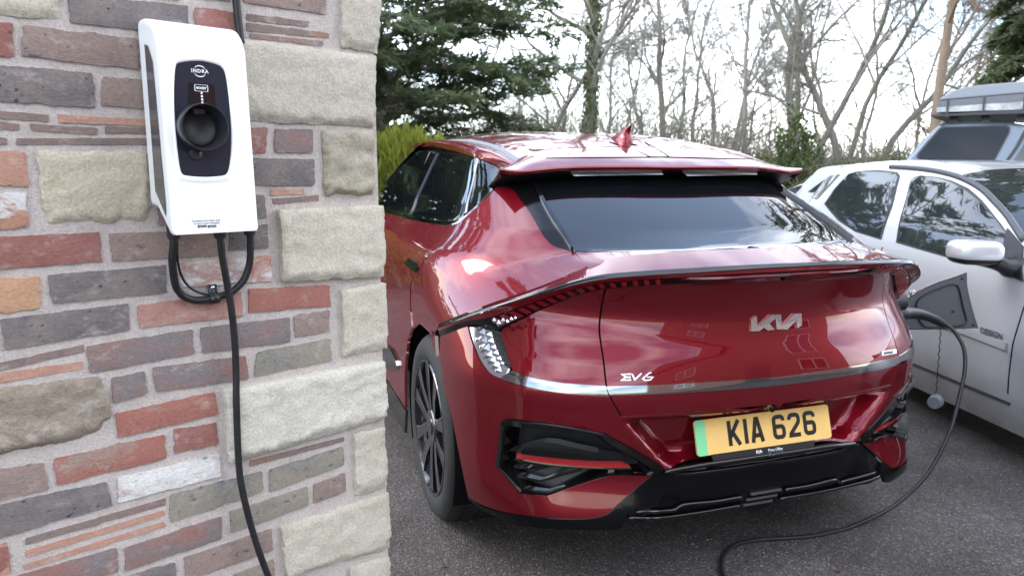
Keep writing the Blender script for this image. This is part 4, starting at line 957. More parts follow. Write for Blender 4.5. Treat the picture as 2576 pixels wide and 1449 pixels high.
panel('belt_moulding', pks(*crom(off_line(DLO_B, 0, -1), 2)) + pks(*crom(off_line(DLO_B, -1.5, -5.5), 2)[::-1]), M['chrome'], inset=-.004, rim=.008, mirror='copy', step=.03)
# ---- roof, cant rails, spoiler
fR = catm([.60, .80, .95, 1.15, 1.5, 1.9, 2.3, 2.8, 3.1], [1.345, 1.412, 1.452, 1.497, 1.541, 1.563, 1.566, 1.545, 1.515])
def Rf(x, y): return fR(y) - .085 * (np.abs(x) / .64) ** 4
rail0 = [hit(*p) for p in crom(off_line(DLO_T, 0, -.5), 4)]
rail0 = [p for p in rail0 if p is not None]
yl = rail0[-1][1]; rail0 = [rail0[0] + np.array([.03, -.16, -.035])] + rail0 + [rail0[-1] + np.array([.0, .08, -.02])]
rail0 = resample(rail0, 50)
edge = [np.array([-.572, max(p[1], .90), float(Rf(.572, max(p[1], .90))) + .001]) for p in rail0]
for s_ in (1, -1):
    mx = np.array([s_, 1, 1]); mb = MB(); rws = []
    for t in np.linspace(0, 1, 9):
        rws.append([(a * (1 - t) + b * t + np.array([-1, 0, 1.1]) * (.020 * math.sin(math.pi * t))) * mx for a, b in zip(rail0, edge)])
    mb.grid(rws); mb.build('roof_rail', M['red'], car, smooth=True)
xs_ = np.linspace(-.60, .60, 49); ys_ = np.linspace(.84, 2.62, 64)
mb = MB(); mb.grid([[(x, y, float(Rf(x, y))) for x in xs_] for y in ys_]); mb.build('roof', M['red'], car, smooth=True)
for s_ in (1, -1):
    mb = MB(); mb.grid([[(s_ * x, y, float(Rf(x, y)) + dz) for y in np.linspace(.90, 2.6, 44)] for x, dz in ((.568, -.004), (.566, .003), (.544, .003), (.542, -.004))]); mb.build('roof_strip', M['greystrip'], car, ang=40)
def proj_c(p):
    q = c2w(p); z = q[2] - HC; d = q[1] * cP - z * sP; return np.array([CX + FPX * q[0] / d, CY - FPX * (q[1] * sP + z * cP) / d])
def hit_plan(px, py, f):
    d = rayc(px, py); ts = np.linspace(1.5, 6, 4000); p = OC + ts[:, None] * d; g = p[:, 1] - f(p[:, 0]); k = np.where(g >= 0)[0][0]; return p[k]
fpl = lambda x: .70 + .085 * (np.abs(x) / .677) ** 2.2
te = [hit_plan(px, py, fpl) for px, py in crom([(1256, 423), (1280, 426.5), (1308.7, 428.5), (1335, 427), (1360, 424), (1416.7, 419.5), (1500, 417.5), (1600, 417), (1700, 418), (1770, 419)], 4)]
te = [p for p in te if p[0] < -.01]; te.append(np.array([0, fpl(0), te[-1][2]])); te = resample(te, 40)
front = [np.array([-.625 * (1 - i / 39), 1.0 - .10 * (1 - i / 39) ** 4, 0]) for i in range(40)]
for p in front: p[2] = float(Rf(p[0], p[1])) + .003
rws = []
for t in np.linspace(0, 1, 10):
    rws.append([a * (1 - t) + b * t + np.array([0, 0, .006 * math.sin(math.pi * t)]) for a, b in zip(front, te)])
te1 = [p + np.array([0, -.003, -.006]) for p in te]; te2 = [p + np.array([0, .004, -.016]) for p in te]
joined('spoiler', rws + [te1, te2], M['red'], 40)
und = [p + np.array([0, .15, -.030 - .03 * (abs(p[0]) / .68) ** 2]) for p in te2]
joined('spoiler_underside', [te2, lerp(te2, und, .08), und, [p + np.array([0, .10, .03]) for p in und]], M['satin'], 40)
# end plates closing the spoiler down to the pillar
for s_ in (1, -1):
    mx = np.array([s_, 1, 1]); mb = MB()
    top = [rws[i][0] for i in range(10)] + [te2[0]]; bot = [p + np.array([.03, .02, -.055 * (1 - 0.35 * k / 10)]) for k, p in enumerate(top)]
    mb.grid([[p * mx for p in top], [p * mx for p in bot]]); mb.build('spoiler_end', M['gloss'], car, ang=40)
for px0, px1 in ((1432, 1668), (1716, 1905)):
    q = [hit_plan(x, y, lambda xx: fpl(xx) + .03) for x, y in ((px0, 431.5), (px1 - 4, 430.5), (px1, 440), (px0 + 12, 443))]
    ax_ = (q[0] + q[3]) / 2
    q = [p + np.array([0, .002 if i < 2 else -.002, 0]) for i, p in enumerate(q)]
    mb = MB(); mb.quad(*[tuple(p) for p in q]); mb.build('slot_sky_mirror', M['silver'], car)  # tilted silver strip mirrors sky, standing in for light in the open slot
# recessed panel outline on the spoiler top, shark fin
fx0 = np.array([0, 1.14, float(Rf(0, 1.14))])
mb = MB(); rws = []
for t in np.linspace(0, 1, 12):
    yf = .115 * (1 - t) ** 1.25 - .070 * t; yr = -.085 - .004 * t + .022 * math.sin(math.pi * t * .9) * (1 - t) ** .3; wd_ = .034 * (1 - t) ** .8 + .0035; zo = .058 * t
    rws.append([fx0 + np.array([wd_ * math.copysign(abs(math.sin(a)) ** .8, math.sin(a)), (yf + yr) / 2 + (yf - yr) / 2 * math.cos(a), zo - (.02 if t == 0 else 0)]) for a in [2 * math.pi * k / 24 for k in range(24)]])
mb.grid(rws, True); mb.f.append(tuple(len(mb.v) - 24 + k for k in range(24))); mb.build('shark_fin_aerial', M['red'], car, ang=60)
def hit_roof(px, py, dz=.0):
    d = rayc(px, py); ts = np.linspace(1.8, 6, 5000); p = OC + ts[:, None] * d; y = p[:, 1]; x = p[:, 0]
    xs2 = np.array([q[0] for q in te]); yt = np.interp(-np.abs(x), xs2, [q[1] for q in te]); zt = np.interp(-np.abs(x), xs2, [q[2] for q in te]); yf = np.interp(-np.abs(x), [q[0] for q in front], [q[1] for q in front])
    t = np.clip((y - yt) / np.maximum(yf - yt, .05), 0, 1); zs = np.where(y < yf, zt * (1 - t) + Rf(x, yf) * t + .006 * np.sin(np.pi * t), Rf(x, y)); zs = np.where(y < yt, -9, zs)
    k = np.where(p[:, 2] <= zs + dz)[0]; return p[k[0]] if len(k) else None
def r1p(x, y): return (940.5 + .31745 * x, 299.9 + .31745 * y)
for ln in ([(1228, 236), (1262, 246), (1340, 243), (1500, 232), (1800, 224), (2040, 222), (2092, 214), (2080, 206), (2040, 200)], [(1362, 311), (1500, 309), (1800, 306), (2100, 303), (2300, 301), (2335, 296), (2230, 232), (2150, 185)]):
    hp_ = [hit_roof(*r1p(*q), .0015) for q in crom(ln, 4)]; hp_ = [p for p in hp_ if p is not None]
    for s_ in (1, -1):
        mb = MB(); mb.tube([p * np.array([s_, 1, 1]) for p in hp_], .0022, 5); mb.build('roof_panel_gap', M['gap'], car, smooth=True)
# ---- bonnet, windscreen, nose (mostly hidden behind the house corner)
def hood(x, t): y = 3.50 + 1.08 * t; return (x, y, 1.035 - .16 * t - .10 * t ** 3 - .05 * (abs(x) / .85) ** 3)
mb = MB(); mb.grid([[hood(x * (1 - .18 * t), t) for x in np.linspace(-.86, .86, 25)] for t in np.linspace(0, 1, 14)]); mb.build('bonnet', M['red'], car, smooth=True)
mb = MB(); mb.grid([[(x * (.60 + .20 * t) / .56, 2.60 + .92 * t + .10 * (1 - (x / .56) ** 2) * t, float(Rf(x, 2.60)) * (1 - t) + 1.03 * t + .04 * math.sin(math.pi * t)) for x in np.linspace(-.56, .56, 21)] for t in np.linspace(0, 1, 10)]); mb.build('windscreen', M['glass'], car, smooth=True)
def nose(a, z): n = 2.6; th = abs(a) * math.pi / 2; W_ = float(fW(z)) - .02; yf = 4.68 - .35 * max(0, z - .6) - .5 * max(0, .35 - z); return (math.copysign(W_ * math.sin(th) ** (2 / n), a), 4.2 + (yf - 4.2) * max(math.cos(th), 0) ** (2 / n), z)
mb = MB(); mb.grid([[nose(a, z) for a in np.linspace(-1, 1, 41)] for z in np.linspace(.2, .86, 12)]); mb.build('front_bumper', M['red'], car, smooth=True)
# dark inner core and floor so that nothing shows through the gaps
mb = MB(); mb.box(-.74, .74, .34, 4.1, .22, .93); mb.box(-.60, .60, 1.0, 3.0, .93, 1.32); mb.box(-.45, .45, .45, 1.0, .93, 1.05); mb.build('underbody', M['gap'], car)
for yc0 in (.922, 3.822):
    for s_ in (1, -1):
        mb = MB(); mb.grid([[(s_ * x, yc0 + .398 * math.cos(a), .368 + .398 * math.sin(a)) for a in np.linspace(-.45, math.pi + .45, 28)] for x in (.925, .60)]); mb.quad(*[(s_ * .60, yc0 + .398 * math.cos(a), .368 + .398 * math.sin(a)) for a in np.linspace(-.45, math.pi + .45, 20)]); mb.build('wheel_arch_liner', M['gap'], car)
# ---- wheels
def make_wheel(xs, yc0):
    o_ = bpy.data.objects.new('wheel', None); o_.location = (xs * .927, yc0, .368); o_.rotation_euler = (0, 0, 0 if xs < 0 else math.pi); link(o_, car); o_.empty_display_size = .1
    return o_
# local wheel space: outer face looks along -x
def lathe(prof, n=64): return [[(x, r * math.cos(a), r * math.sin(a)) for a in [2 * math.pi * k / n for k in range(n)]] for x, r in prof]
mb = MB(); mb.grid(lathe([(.02, .262), (.004, .266), (.0, .272), (-.006, .285), (-.008, .31), (-.002, .335), (.010, .350), (.022, .360), (.034, .3655), (.060, .3675), (.062, .3605), (.070, .3605), (.072, .368), (.118, .3685), (.120, .3605), (.130, .3605), (.132, .3685), (.178, .368), (.180, .3605), (.188, .3605), (.190, .3675), (.22, .364), (.24, .352), (.25, .33), (.25, .27), (.24, .262)], 96), True); _ty = mb
tread = MB()
for k in range(72):
    a = 2 * math.pi * k / 72
    for x0, x1, da in ((.014, .060, .02), (.074, .116, -.012), (.134, .176, .012)):
        p = [(x, (.3692 if x > .03 else .356) * math.cos(a + dd), (.3692 if x > .03 else .356) * math.sin(a + dd)) for x, dd in ((x0, 0), (x1, da), (x1, da + .012), (x0, .012))]; tread.quad(*p)
barrel = lathe([(.0, .268), (-.004, .264), (-.004, .258), (.004, .254), (.012, .250), (.05, .244), (.16, .236), (.16, .05)], 64)
def spoke(a):
    mb = MB(); ca, sa = math.cos(a), math.sin(a)
    def P(r, t, x): return (x, r * ca - t * sa, r * sa + t * ca)
    for sgn in (-1, 1):
        i0, i1 = .010, .044; o0, o1 = .040, .100
        t = [[P(.055, sgn * i0, .012), P(.15, sgn * (i0 + .014), .004), P(.247, sgn * o0, .000)], [P(.055, sgn * i1, .012), P(.15, sgn * (i1 + .018), .004), P(.247, sgn * o1, .000)]]
        bt = [[(p[0] + .035, p[1], p[2]) for p in r] for r in t]
        mb.grid(t); mb.grid([t[0], bt[0]]); mb.grid([t[1], bt[1]])
    return mb
def spoke_edge(a):
    mb = MB(); ca, sa = math.cos(a), math.sin(a)
    def P(r, t, x): return (x, r * ca - t * sa, r * sa + t * ca)
    for sgn in (-1, 1):
        mb.grid([[P(.058, sgn * .041, .0105), P(.15, sgn * .058, .0022), P(.249, sgn * .095, -.002)], [P(.058, sgn * .046, .0105), P(.15, sgn * .065, .0022), P(.249, sgn * .104, -.002)]])
    return mb
whl = {}
for xs in (-1, 1):
    for yc0 in (.922, 3.822):
        wo = make_wheel(xs, yc0)
        if 'ty' not in whl:
            t_ = _ty.build('tyre', M['rubber'], wo, ang=35); whl['ty'] = t_.data
            g_ = tread.build('tread_sipes', M['gap'], wo); whl['tr'] = g_.data
            r_ = MB(); r_.grid(barrel, True); b_ = r_.build('rim', M['rim'], wo, ang=35); whl['rim'] = b_.data
            whl['sp'] = []; whl['se'] = []
            for k in range(5):
                a = R(90 + 72 * k + 14); q_ = spoke(a).build('spoke', M['rim'], wo, ang=30); whl['sp'].append(q_.data); q_ = spoke_edge(a).build('spoke_edge', M['machined'], wo); whl['se'].append(q_.data)
            r_ = MB(); r_.grid(lathe([(.03, .075), (.010, .072), (.006, .066), (.006, .034), (.002, .032), (.002, .002)], 40), True); q_ = r_.build('hub_cap', M['rim'], wo, ang=30); whl['hub'] = q_.data
            r_ = MB(); r_.grid(lathe([(.09, .20), (.085, .20), (.085, .08)], 48), True); q_ = r_.build('brake_disc', M['machined'], wo, ang=30); whl['disc'] = q_.data
        else:
            for nm, key in (('tyre', 'ty'), ('tread_sipes', 'tr'), ('rim', 'rim'), ('hub_cap', 'hub'), ('brake_disc', 'disc')): link(bpy.data.objects.new(nm, whl[key]), wo)
            for k in range(5): link(bpy.data.objects.new('spoke', whl['sp'][k]), wo); link(bpy.data.objects.new('spoke_edge', whl['se'][k]), wo)
# ---- number plate
TL = R(16); pc = np.array([0, .083, .533]); px_ = np.array([1., 0, 0]); pu = np.array([0, math.sin(TL), math.cos(TL)]); pn = np.array([0, -math.cos(TL), math.sin(TL)])
def pp(x, y, d=0): return pc + px_ * x + pu * y + pn * d
def rrect(w_, h_, r, n=5):
    out = []
    for cx, cy2, a0 in ((w_ - r, h_ - r, 0), (-w_ + r, h_ - r, 90), (-w_ + r, -h_ + r, 180), (w_ - r, -h_ + r, 270)):
        out += [(cx + r * math.cos(R(a0 + 90 * k / n)), cy2 + r * math.sin(R(a0 + 90 * k / n))) for k in range(n + 1)]
    return out
rr = rrect(.26, .0555, .010); np_ = bpy.data.objects.new('number_plate', None); link(np_, car); np_.empty_display_size = .05
mb = MB(); mb.grid([[pp(x, y, -.006) for x, y in rr], [pp(x, y, .0) for x, y in rr]], True); mb.f.append(tuple(len(rr) + k for k in range(len(rr)))); mb.build('plate_face', M['plate_y'], np_)
gb = [(x, y) for x, y in rr if x < -.24]; gb = sorted(gb, key=lambda p: p[1]); mb = MB(); mb.quad(*[tuple(pp(x, y, .0006)) for x, y in [(-.222, -.0555)] + [(-.222, .0555)] + gb[::-1]]); mb.build('green_band', M['plate_g'], np_)
def strokes(paths, wd):
    """2-D stroked polylines -> verts / faces"""
    mb = MB()
    for pth in paths:
        pth = [np.array(p, float) for p in pth]; n = len(pth); L_ = []; R_ = []
        for i in range(n):
            d0 = pth[i] - pth[max(i - 1, 0)]; d1 = pth[min(i + 1, n - 1)] - pth[i]
            if i == 0: d0 = d1
            if i == n - 1: d1 = d0
            d0 = d0 / max(np.linalg.norm(d0), 1e-9); d1 = d1 / max(np.linalg.norm(d1), 1e-9); m_ = np.array([-(d0 + d1)[1], (d0 + d1)[0]]); m_ /= max(np.linalg.norm(m_), 1e-9); k = 1 / max(.45, abs(m_ @ np.array([-d0[1], d0[0]])))
            L_.append(pth[i] + m_ * wd / 2 * k); R_.append(pth[i] - m_ * wd / 2 * k)
        mb.grid([[(*p, 0) for p in L_], [(*p, 0) for p in R_]])
    return mb
GL = {'K': ([[(7, 0), (7, 79)], [(9, 28), (43, 79)], [(19, 41), (43, 0)]], 50), 'I': ([[(7, 0), (7, 79)]], 14),
      'A': ([[(6, 0), (22, 74), (28, 74), (44, 0)], [(13, 22), (37, 22)]], 50),
      '6': ([[(43, 58), (43, 63), (40, 69), (34, 72), (17, 72), (10, 69), (7, 63), (7, 16), (10, 10), (16, 7), (34, 7), (40, 10), (43, 16), (43, 32), (40, 38), (34, 41), (10, 41)]], 50),
      '2': ([[(7, 57), (7, 63), (10, 69), (16, 72), (34, 72), (40, 69), (43, 63), (43, 52), (40, 45), (9, 12), (8, 7), (47, 7)]], 50)}
xc = -.142
for chh in 'KIA 626':
    if chh == ' ': xc += .024; continue
    pth, wdt = GL[chh]; mb = strokes(pth, 14); mb.v = [tuple(pp(xc + v[0] / 1000, -.0385 + v[1] / 1000 + .002, .0010)) for v in mb.v]
    mb.build('character', M['ink'], np_); xc += wdt / 1000 + .011
hs = [(-.205, -.066), (.185, -.066), (.19, -.054), (-.21, -.054), ]
mb = MB(); b4 = [pp(x, y, d_) for x, y, d_ in ((-.205, -.0770, .002), (.180, -.0770, .002), (.188, -.0545, .002), (-.213, -.0545, .002))]; mb.quad(*map(tuple, b4)); mb.quad(*[tuple(p - pn * .004) for p in b4]); mb.build('plate_holder', M['satin'], np_)
text_mesh('Press Office', .0135, 'lettering', M['print_w'], np_, (pp(.028, -.0665, .003), px_, pu, pn), sx=.85)
text_mesh('KIA', .0135, 'lettering', M['print_w'], np_, (pp(-.035, -.0665, .003), px_, pu, pn), sx=1.1, bold=.0003)
# ---- badges (raised metal shapes following the tail)
def gradn(h, con=None):
    e = 1e-3; g = np.array([Gf(h + d, con) - Gf(h - d, con) for d in np.eye(3) * e]); return g / np.linalg.norm(g)
def emblem(name, polys, m, th=.006, parent=None, step=6):
    for poly in polys:
        A = np.array(poly, float)
        if np.sum(A[:, 0] * np.roll(A[:, 1], -1) - np.roll(A[:, 0], -1) * A[:, 1]) > 0: poly = poly[::-1]
        P2, tr, lps = cdt([np.array(p, float) for p in poly], 1e6)
        H3 = [hit(*p) for p in P2]; n3 = gradn(np.mean(H3, 0)); lp = lps[0]; k = len(P2)
        top = [h + n3 * th for h in H3]; V = top + [h - n3 * .002 for h in H3] + top
        F = [tuple(t) for t in tr]
        F += [(2 * k + lp[i], 2 * k + lp[(i + 1) % len(lp)], k + lp[(i + 1) % len(lp)], k + lp[i]) for i in range(len(lp))]
        mb = MB(); mb.v = [tuple(v) for v in V]; mb.f = F; o_ = mb.build(name, m, parent or car)
def z4(x, y): return (1758.3 + .31745 * x, 681.5 + .31745 * y)
def z3(x, y): return (940.5 + .31745 * x, 681.5 + .31745 * y)
kia = [(403, 388), (448, 357), (455, 440), (560, 350), (640, 345), (650, 435), (745, 340), (803, 337), (807, 428), (770, 452), (765, 390), (690, 462), (608, 462), (598, 378), (548, 415), (590, 465), (535, 470), (507, 448), (470, 475), (408, 478)]
emblem('maker_badge', [[z4(*p) for p in kia]], M['silver'], .006)
def stroke_polys(paths, wd):
    out = []
    for pth in paths:
        mb = strokes([pth], wd); n = len(pth); out.append([v[:2] for v in mb.v[:n]] + [v[:2] for v in mb.v[n:]][::-1])
    return out
ev = stroke_polys([[(2038, 817), (1964, 820), (2000, 842), (2034, 842)], [(1996, 842), (1960, 866), (2036, 864)], [(2046, 818), (2066, 862), (2118, 812)], [(2196, 807), (2178, 809), (2128, 854), (2146, 867), (2190, 863), (2208, 842), (2162, 840)]], 10)
emblem('model_badge', [[z3(*p) for p in q] for q in ev], M['silver'], .004)
emblem('trim_badge', [[z4(*p) for p in ((1443, 637), (1558, 619), (1558, 655), (1443, 674))]], M['silver'], .003)
emblem('trim_badge_inlay', [[z4(*p) for p in ((1462, 642), (1532, 632), (1530, 652), (1462, 663))]], M['trim'], .0034)
# ---- open charge flap on the right rear corner
FY = .60
fl = [at(px, py, 1, FY) for px, py in crom([(2258, 772), (2300, 740), (2350, 714.5), (2395, 700), (2434.7, 686.3)], 4)] + [at(px, py, 1, FY) for px, py in crom([(2434.7, 686.3), (2435, 716), (2441, 748), (2451, 787), (2463, 826)], 4)[1:]] + [at(px, py, 1, FY) for px, py in ((2400, 828), (2330, 830), (2282, 829), (2266, 822), (2256, 800))]
P2 = [np.array([p[0], p[2]]) for p in fl]
flap = bpy.data.objects.new('charge_flap', None); link(flap, car); flap.empty_display_size = .05
q2, tr, lps = cdt(P2 if np.sum(np.array(P2)[:, 0] * np.roll(np.array(P2)[:, 1], -1) - np.roll(np.array(P2)[:, 0], -1) * np.array(P2)[:, 1]) > 0 else P2[::-1], .02)
cq = q2.mean(0)
def bulge(p): return .018 * (1 - min(1, np.linalg.norm((p - cq) / np.array([.16, .13]))) ** 2)
mesh('flap_outer', [(p[0], FY + .010 + bulge(p), p[1]) for p in q2] + [(p[0], FY + .004, p[1]) for p in q2], [t[::-1] for t in tr] + [(lps[0][i], lps[0][(i + 1) % len(lps[0])], len(q2) + lps[0][(i + 1) % len(lps[0])], len(q2) + lps[0][i]) for i in range(len(lps[0]))], M['red'], flap, True)
inner = [(cq + (p - cq) * .975) for p in q2]
mesh('flap_liner', [(p[0], FY + .0025, p[1]) for p in inner], tr, M['trim'], flap, False)
fi = [at(px, py, 1, FY - .004) for px, py in crom([(2310, 755), (2340, 735), (2390, 716), (2408, 716), (2416, 728), (2425, 770), (2434, 806), (2424, 820), (2390, 823), (2335, 825), (2314, 808), (2306, 780)], 4, True)]
mb = MB(); c0 = np.mean(fi, 0)
mb.grid([[tuple(p + np.array([0, .006, 0])) for p in fi], [tuple(p) for p in fi], [tuple(c0 + (p - c0) * .955) for p in fi], [tuple(c0 + (p - c0) * .94 + np.array([0, .004, 0])) for p in fi]], True); mb.build('flap_seal', M['satin'], flap, ang=40)
for px, py in ((2421, 700), (2450, 817), (2398, 783)):
    c = at(px, py, 1, FY); mb = MB(); mb.grid([[(c[0] + r * math.cos(a), FY - d, c[2] + r * math.sin(a)) for a in [2 * math.pi * k / 12 for k in range(12)]] for r, d in ((.007, -.003), (.006, .003), (.0008, .004))], True); mb.build('flap_bolt', M['satin'], flap, smooth=True)
# charge port pod between body and flap
mb = MB(); mb.tube([(.84, .50, .835), (.955, .50, .835)], [.06, .055], 24); mb.build('charge_port', M['satin'], car, ang=40)
# tethered port cap hanging from the plug
cap_top = at(2367, 823, 1, .47); cap_c = at(2353, 1010, 1, .47)
# ------------------------------------------------------------------ charging cable, plug, hanging cap
plug_pts = [at(px, py, 1, .48) for px, py in ((2250, 790), (2275, 788), (2310, 789), (2345, 800), (2372, 815))]
cab = empty('charging_cable', tuple(c2w(plug_pts[-1]))); CBO = c2w(plug_pts[-1]); tag(cab, 'long black charging cable from the charger across the tarmac to the red car', 'cable')
cl_ = lambda p: tuple(np.array(p) - CBO)
pw = [c2w(p) for p in plug_pts]
mb = MB(); mb.tube([cl_(p) for p in crom(pw, 6)], list(np.interp(np.linspace(0, 1, 25), [0, .22, .27, .45, .8, 1], [.031, .031, .026, .023, .020, .016])), 20); mb.build('plug_handle', M['plug_b'], cab, ang=60)
mb = MB(); mb.tube([cl_(pw[-1] + (pw[-2] - pw[-1]) * .1), cl_(pw[-1] + (pw[-1] - pw[-2]) * .25)], [.0155, .0105], 16); mb.build('strain_relief', M['plug_b'], cab, ang=60)
g1 = ground_pt(2044, 1347.7, .008); p0 = pw[-1]
air = [(2374, 812), (2395, 827), (2412, 849.7), (2424, 875), (2428, 905), (2426, 940), (2421, 965), (2403, 1040), (2386.8, 1090.6), (2345.6, 1173), (2298, 1230), (2234, 1281), (2139, 1325.5)]
apts = []
def zf(p): return p[1]
L_ = np.r_[0, np.cumsum([math.hypot(air[i + 1][0] - air[i][0], air[i + 1][1] - air[i][1]) for i in range(len(air) - 1)])]; Lt = L_[-1]
gE = ground_pt(2139, 1325.5, .008)
for (px, py), l in zip(air, L_):
    t = l / Lt; F_ = p0[1] + (gE[1] - p0[1]) * t; apts.append(depth_pt(px, py, F_))
for p in apts: p[2] = max(p[2], .008)
gpts = [ground_pt(px, py, .008) for px, py in ((2090, 1338), (2044, 1347.7), (1990, 1352), (1948.8, 1354), (1905, 1357.5), (1869.4, 1363.6), (1845, 1372), (1828, 1385.8), (1817, 1402), (1814, 1424), (1822, 1452))]
e_ = gpts[-1]
back = [e_ + np.array([.03, -.12, 0]), e_ + np.array([.02, -.35, 0]), np.array([.20, 1.05, .008]), np.array([-.25, 1.0, .008])]
mck = [(554, 592), (556, 615), (560, 650), (571.6, 715), (583, 784), (590.7, 860.6), (594, 937), (594.6, 1008), (598.4, 1122.9), (604, 1199.6), (619.5, 1276), (644.4, 1364.6), (675, 1448.6), (712, 1530)]
mcd = [.055, .055, .052, .045, .038, .032, .028, .030, .030, .030, .032, .036, .042, .05]
mpts = wcable(mck, mcd); lastp = mpts[-1]
down = [lastp + np.array([.05, -.03, -.10]), np.array([lastp[0] + .12, lastp[1] - .10, .20]), np.array([lastp[0] + .2, lastp[1] - .22, .06]), np.array([lastp[0] + .26, lastp[1] - .36, .009])]
full = apts + gpts + back + down[::-1] + mpts[::-1]
mb = MB(); mb.tube([cl_(p) for p in crom(full, 6)], .0079, 12); mb.build('cable', M['cable'], cab, smooth=True)
ct, cc = c2w(cap_top), c2w(cap_c)
cap = empty('port_cap', tuple(cc)); tag(cap, 'grey round charge port cap hanging on a twisted tether beside the red car', 'cap')
mb = MB(); n_ = 60
tw = [(ct + (cc + np.array([0, 0, .034]) - ct) * k / n_) - cc + np.array([math.cos(k * .9), math.sin(k * .9), 0]) * .0022 for k in range(n_ + 1)]
mb.tube(tw, .0022, 6); mb.build('tether', M['satin'], cap, smooth=True)
axd = np.array([math.cos(CYAW + .5), math.sin(CYAW + .5), 0]) * .02; t1 = np.array([-axd[1], axd[0], 0]) / .02
mb = MB(); mb.grid([[axd * s + (t1 * math.cos(a) + np.array([0, 0, 1]) * math.sin(a)) * r for a in [2 * math.pi * k / 28 for k in range(28)]] for s, r in ((-1.2, .001), (-1.2, .025), (-1.0, .028), (.5, .028), (.55, .030), (.9, .030), (1.0, .028), (1.0, .001))], True); mb.build('cap_disc', mat('cap_grey', (.10, .108, .12), .55), cap, ang=40)
# ------------------------------------------------------------------ silver hatchback parked beside, nose towards the viewer
HB = np.array([2.235, 3.45, 0]); hd = np.array([-.085, .9964, 0]); hl_ = np.array([.9964, .085, 0])       # hd points to its tail, hl_ across it
hT = catm([.10, .22, .34, .50, .70, .86, .93, .98, 1.05, 1.20, 1.32, 1.38, 1.43], [.10, .05, .015, .0, .0, .012, .03, .055, .09, .18, .252, .295, .37])
S_REAR, S_FRONT = 2.62, -1.35
def Hs(s, z):
    s = np.asarray(s, float); z = np.asarray(z, float); r = np.clip((s - 1.75) / (S_REAR - 1.75 - .35 * np.clip(z - .9, 0, 1)), 0, 1); f = np.clip((-.55 - s) / .8, 0, 1)
    t = hT(z) + .40 * r ** 3 + .42 * f ** 3
    return HB + s[..., None] * hd + t[..., None] * hl_ + z[..., None] * np.array([0, 0, 1])
def hhit(px, py):
    d = ray(px, py); t = 3.5
    for _ in range(40):
        p = OW + d * t; q = p - HB; s = q @ hd; z = p[2]; tgt = float(hT(z)) + .40 * np.clip((s - 1.75) / (S_REAR - 1.75 - .35 * max(0, min(1, z - .9))), 0, 1) ** 3 + .42 * np.clip((-.55 - s) / .8, 0, 1) ** 3
        lat = q @ hl_; t += (tgt - lat) / (d @ hl_) * .7
    p = OW + d * t; return np.array([(p - HB) @ hd, p[2]])
hb = empty('silver_hatchback', tuple(HB)); tag(hb, 'dusty silver five-door hatchback parked beside the red car', 'car')
def hpanel(name, poly, m, off=0.0, step=.05, th=.012, far=True, parent=None):
    poly = densify(poly, .03); A = np.array(poly)
    if np.sum(A[:, 0] * np.roll(A[:, 1], -1) - np.roll(A[:, 0], -1) * A[:, 1]) < 0: poly = poly[::-1]
    P2, tr, lps = cdt(poly, step); e = 2e-3
    v = Hs(P2[:, 0], P2[:, 1]); ds = Hs(P2[:, 0] + e, P2[:, 1]) - Hs(P2[:, 0] - e, P2[:, 1]); dz = Hs(P2[:, 0], P2[:, 1] + e) - Hs(P2[:, 0], P2[:, 1] - e)
    n = np.cross(ds, dz); n /= np.linalg.norm(n, axis=1, keepdims=True); sg = -1 if np.mean(n @ hl_) > 0 else 1; n = n * sg
    v = v + n * off; t0 = tr[0]; fn = np.cross(v[t0[1]] - v[t0[0]], v[t0[2]] - v[t0[0]])
    if fn @ n[t0[0]] < 0: tr = [t[::-1] for t in tr]
    V = list(v); N_ = list(n); F = list(tr); lp = lps[0]; k = len(lp); b = len(V); V += [v[i] for i in lp] + [v[i] - n[i] * th for i in lp]; N_ += [n[i] for i in lp] * 2
    F += [(b + j, b + (j + 1) % k, b + k + (j + 1) % k, b + k + j) for j in range(k)]
    V = np.array(V) - HB; o_ = mesh(name, V, F, m, parent or hb, True, N_)
    if far:
        Wd = 1.64; lat = V @ hl_; V2 = V + np.outer(Wd - 2 * lat, hl_); N2 = np.array(N_); N2 = N2 - 2 * np.outer(N2 @ hl_, hl_)
        mesh(name, V2, [f[::-1] for f in F], m, parent or hb, True, N2)
    return o_
def r2(x, y): return (1758.3 + .31745 * x, 299.9 + .31745 * y)
def hp(*pts): return [hhit(*r2(*p)) for p in pts]
# window outlines
q_gl = hp((870, 578), (990, 490), (1108, 442), (1020, 540), (935, 632))
r_gl = hp((1004, 672), (1080, 560), (1190, 442), (1250, 426), (1400, 422), (1555, 432), (1578, 462), (1520, 700), (1440, 945), (1240, 876), (1120, 790))
f_gl = hp((1690, 490), (1722, 465), (1765, 456), (1900, 472), (2010, 508), (2120, 572), (2220, 650), (2300, 735), (2380, 830), (2450, 925), (2420, 1040), (2380, 1190), (2000, 1085), (1580, 968), (1620, 750))
def grow(poly, k):
    A = np.array(poly); c = A.mean(0); out = []
    for p in A: v = p - c; out.append(p + v / np.linalg.norm(v) * k)
    return out
up = [hhit(*r2(*p)) for p in ((805, 548), (840, 500), (900, 445), (980, 412), (1130, 388), (1340, 378), (1520, 380), (1700, 390), (1850, 408), (2000, 440), (2130, 490), (2250, 560), (2350, 660), (2450, 772), (2576, 960))]
upc = crom(up, 3); sE = up[-1]
body = upc + [np.array([-.45, .93]), np.array([-.95, .86]), np.array([-1.28, .74]), np.array([-1.33, .45]), np.array([-1.25, .22])]
def harch(sc, r=.315, n=16, a0=0, a1=180): return [np.array([sc + r * math.cos(R(a)), .285 + r * math.sin(R(a))]) for a in np.linspace(a0, a1, n)]
SF, SR = -.62, 1.87
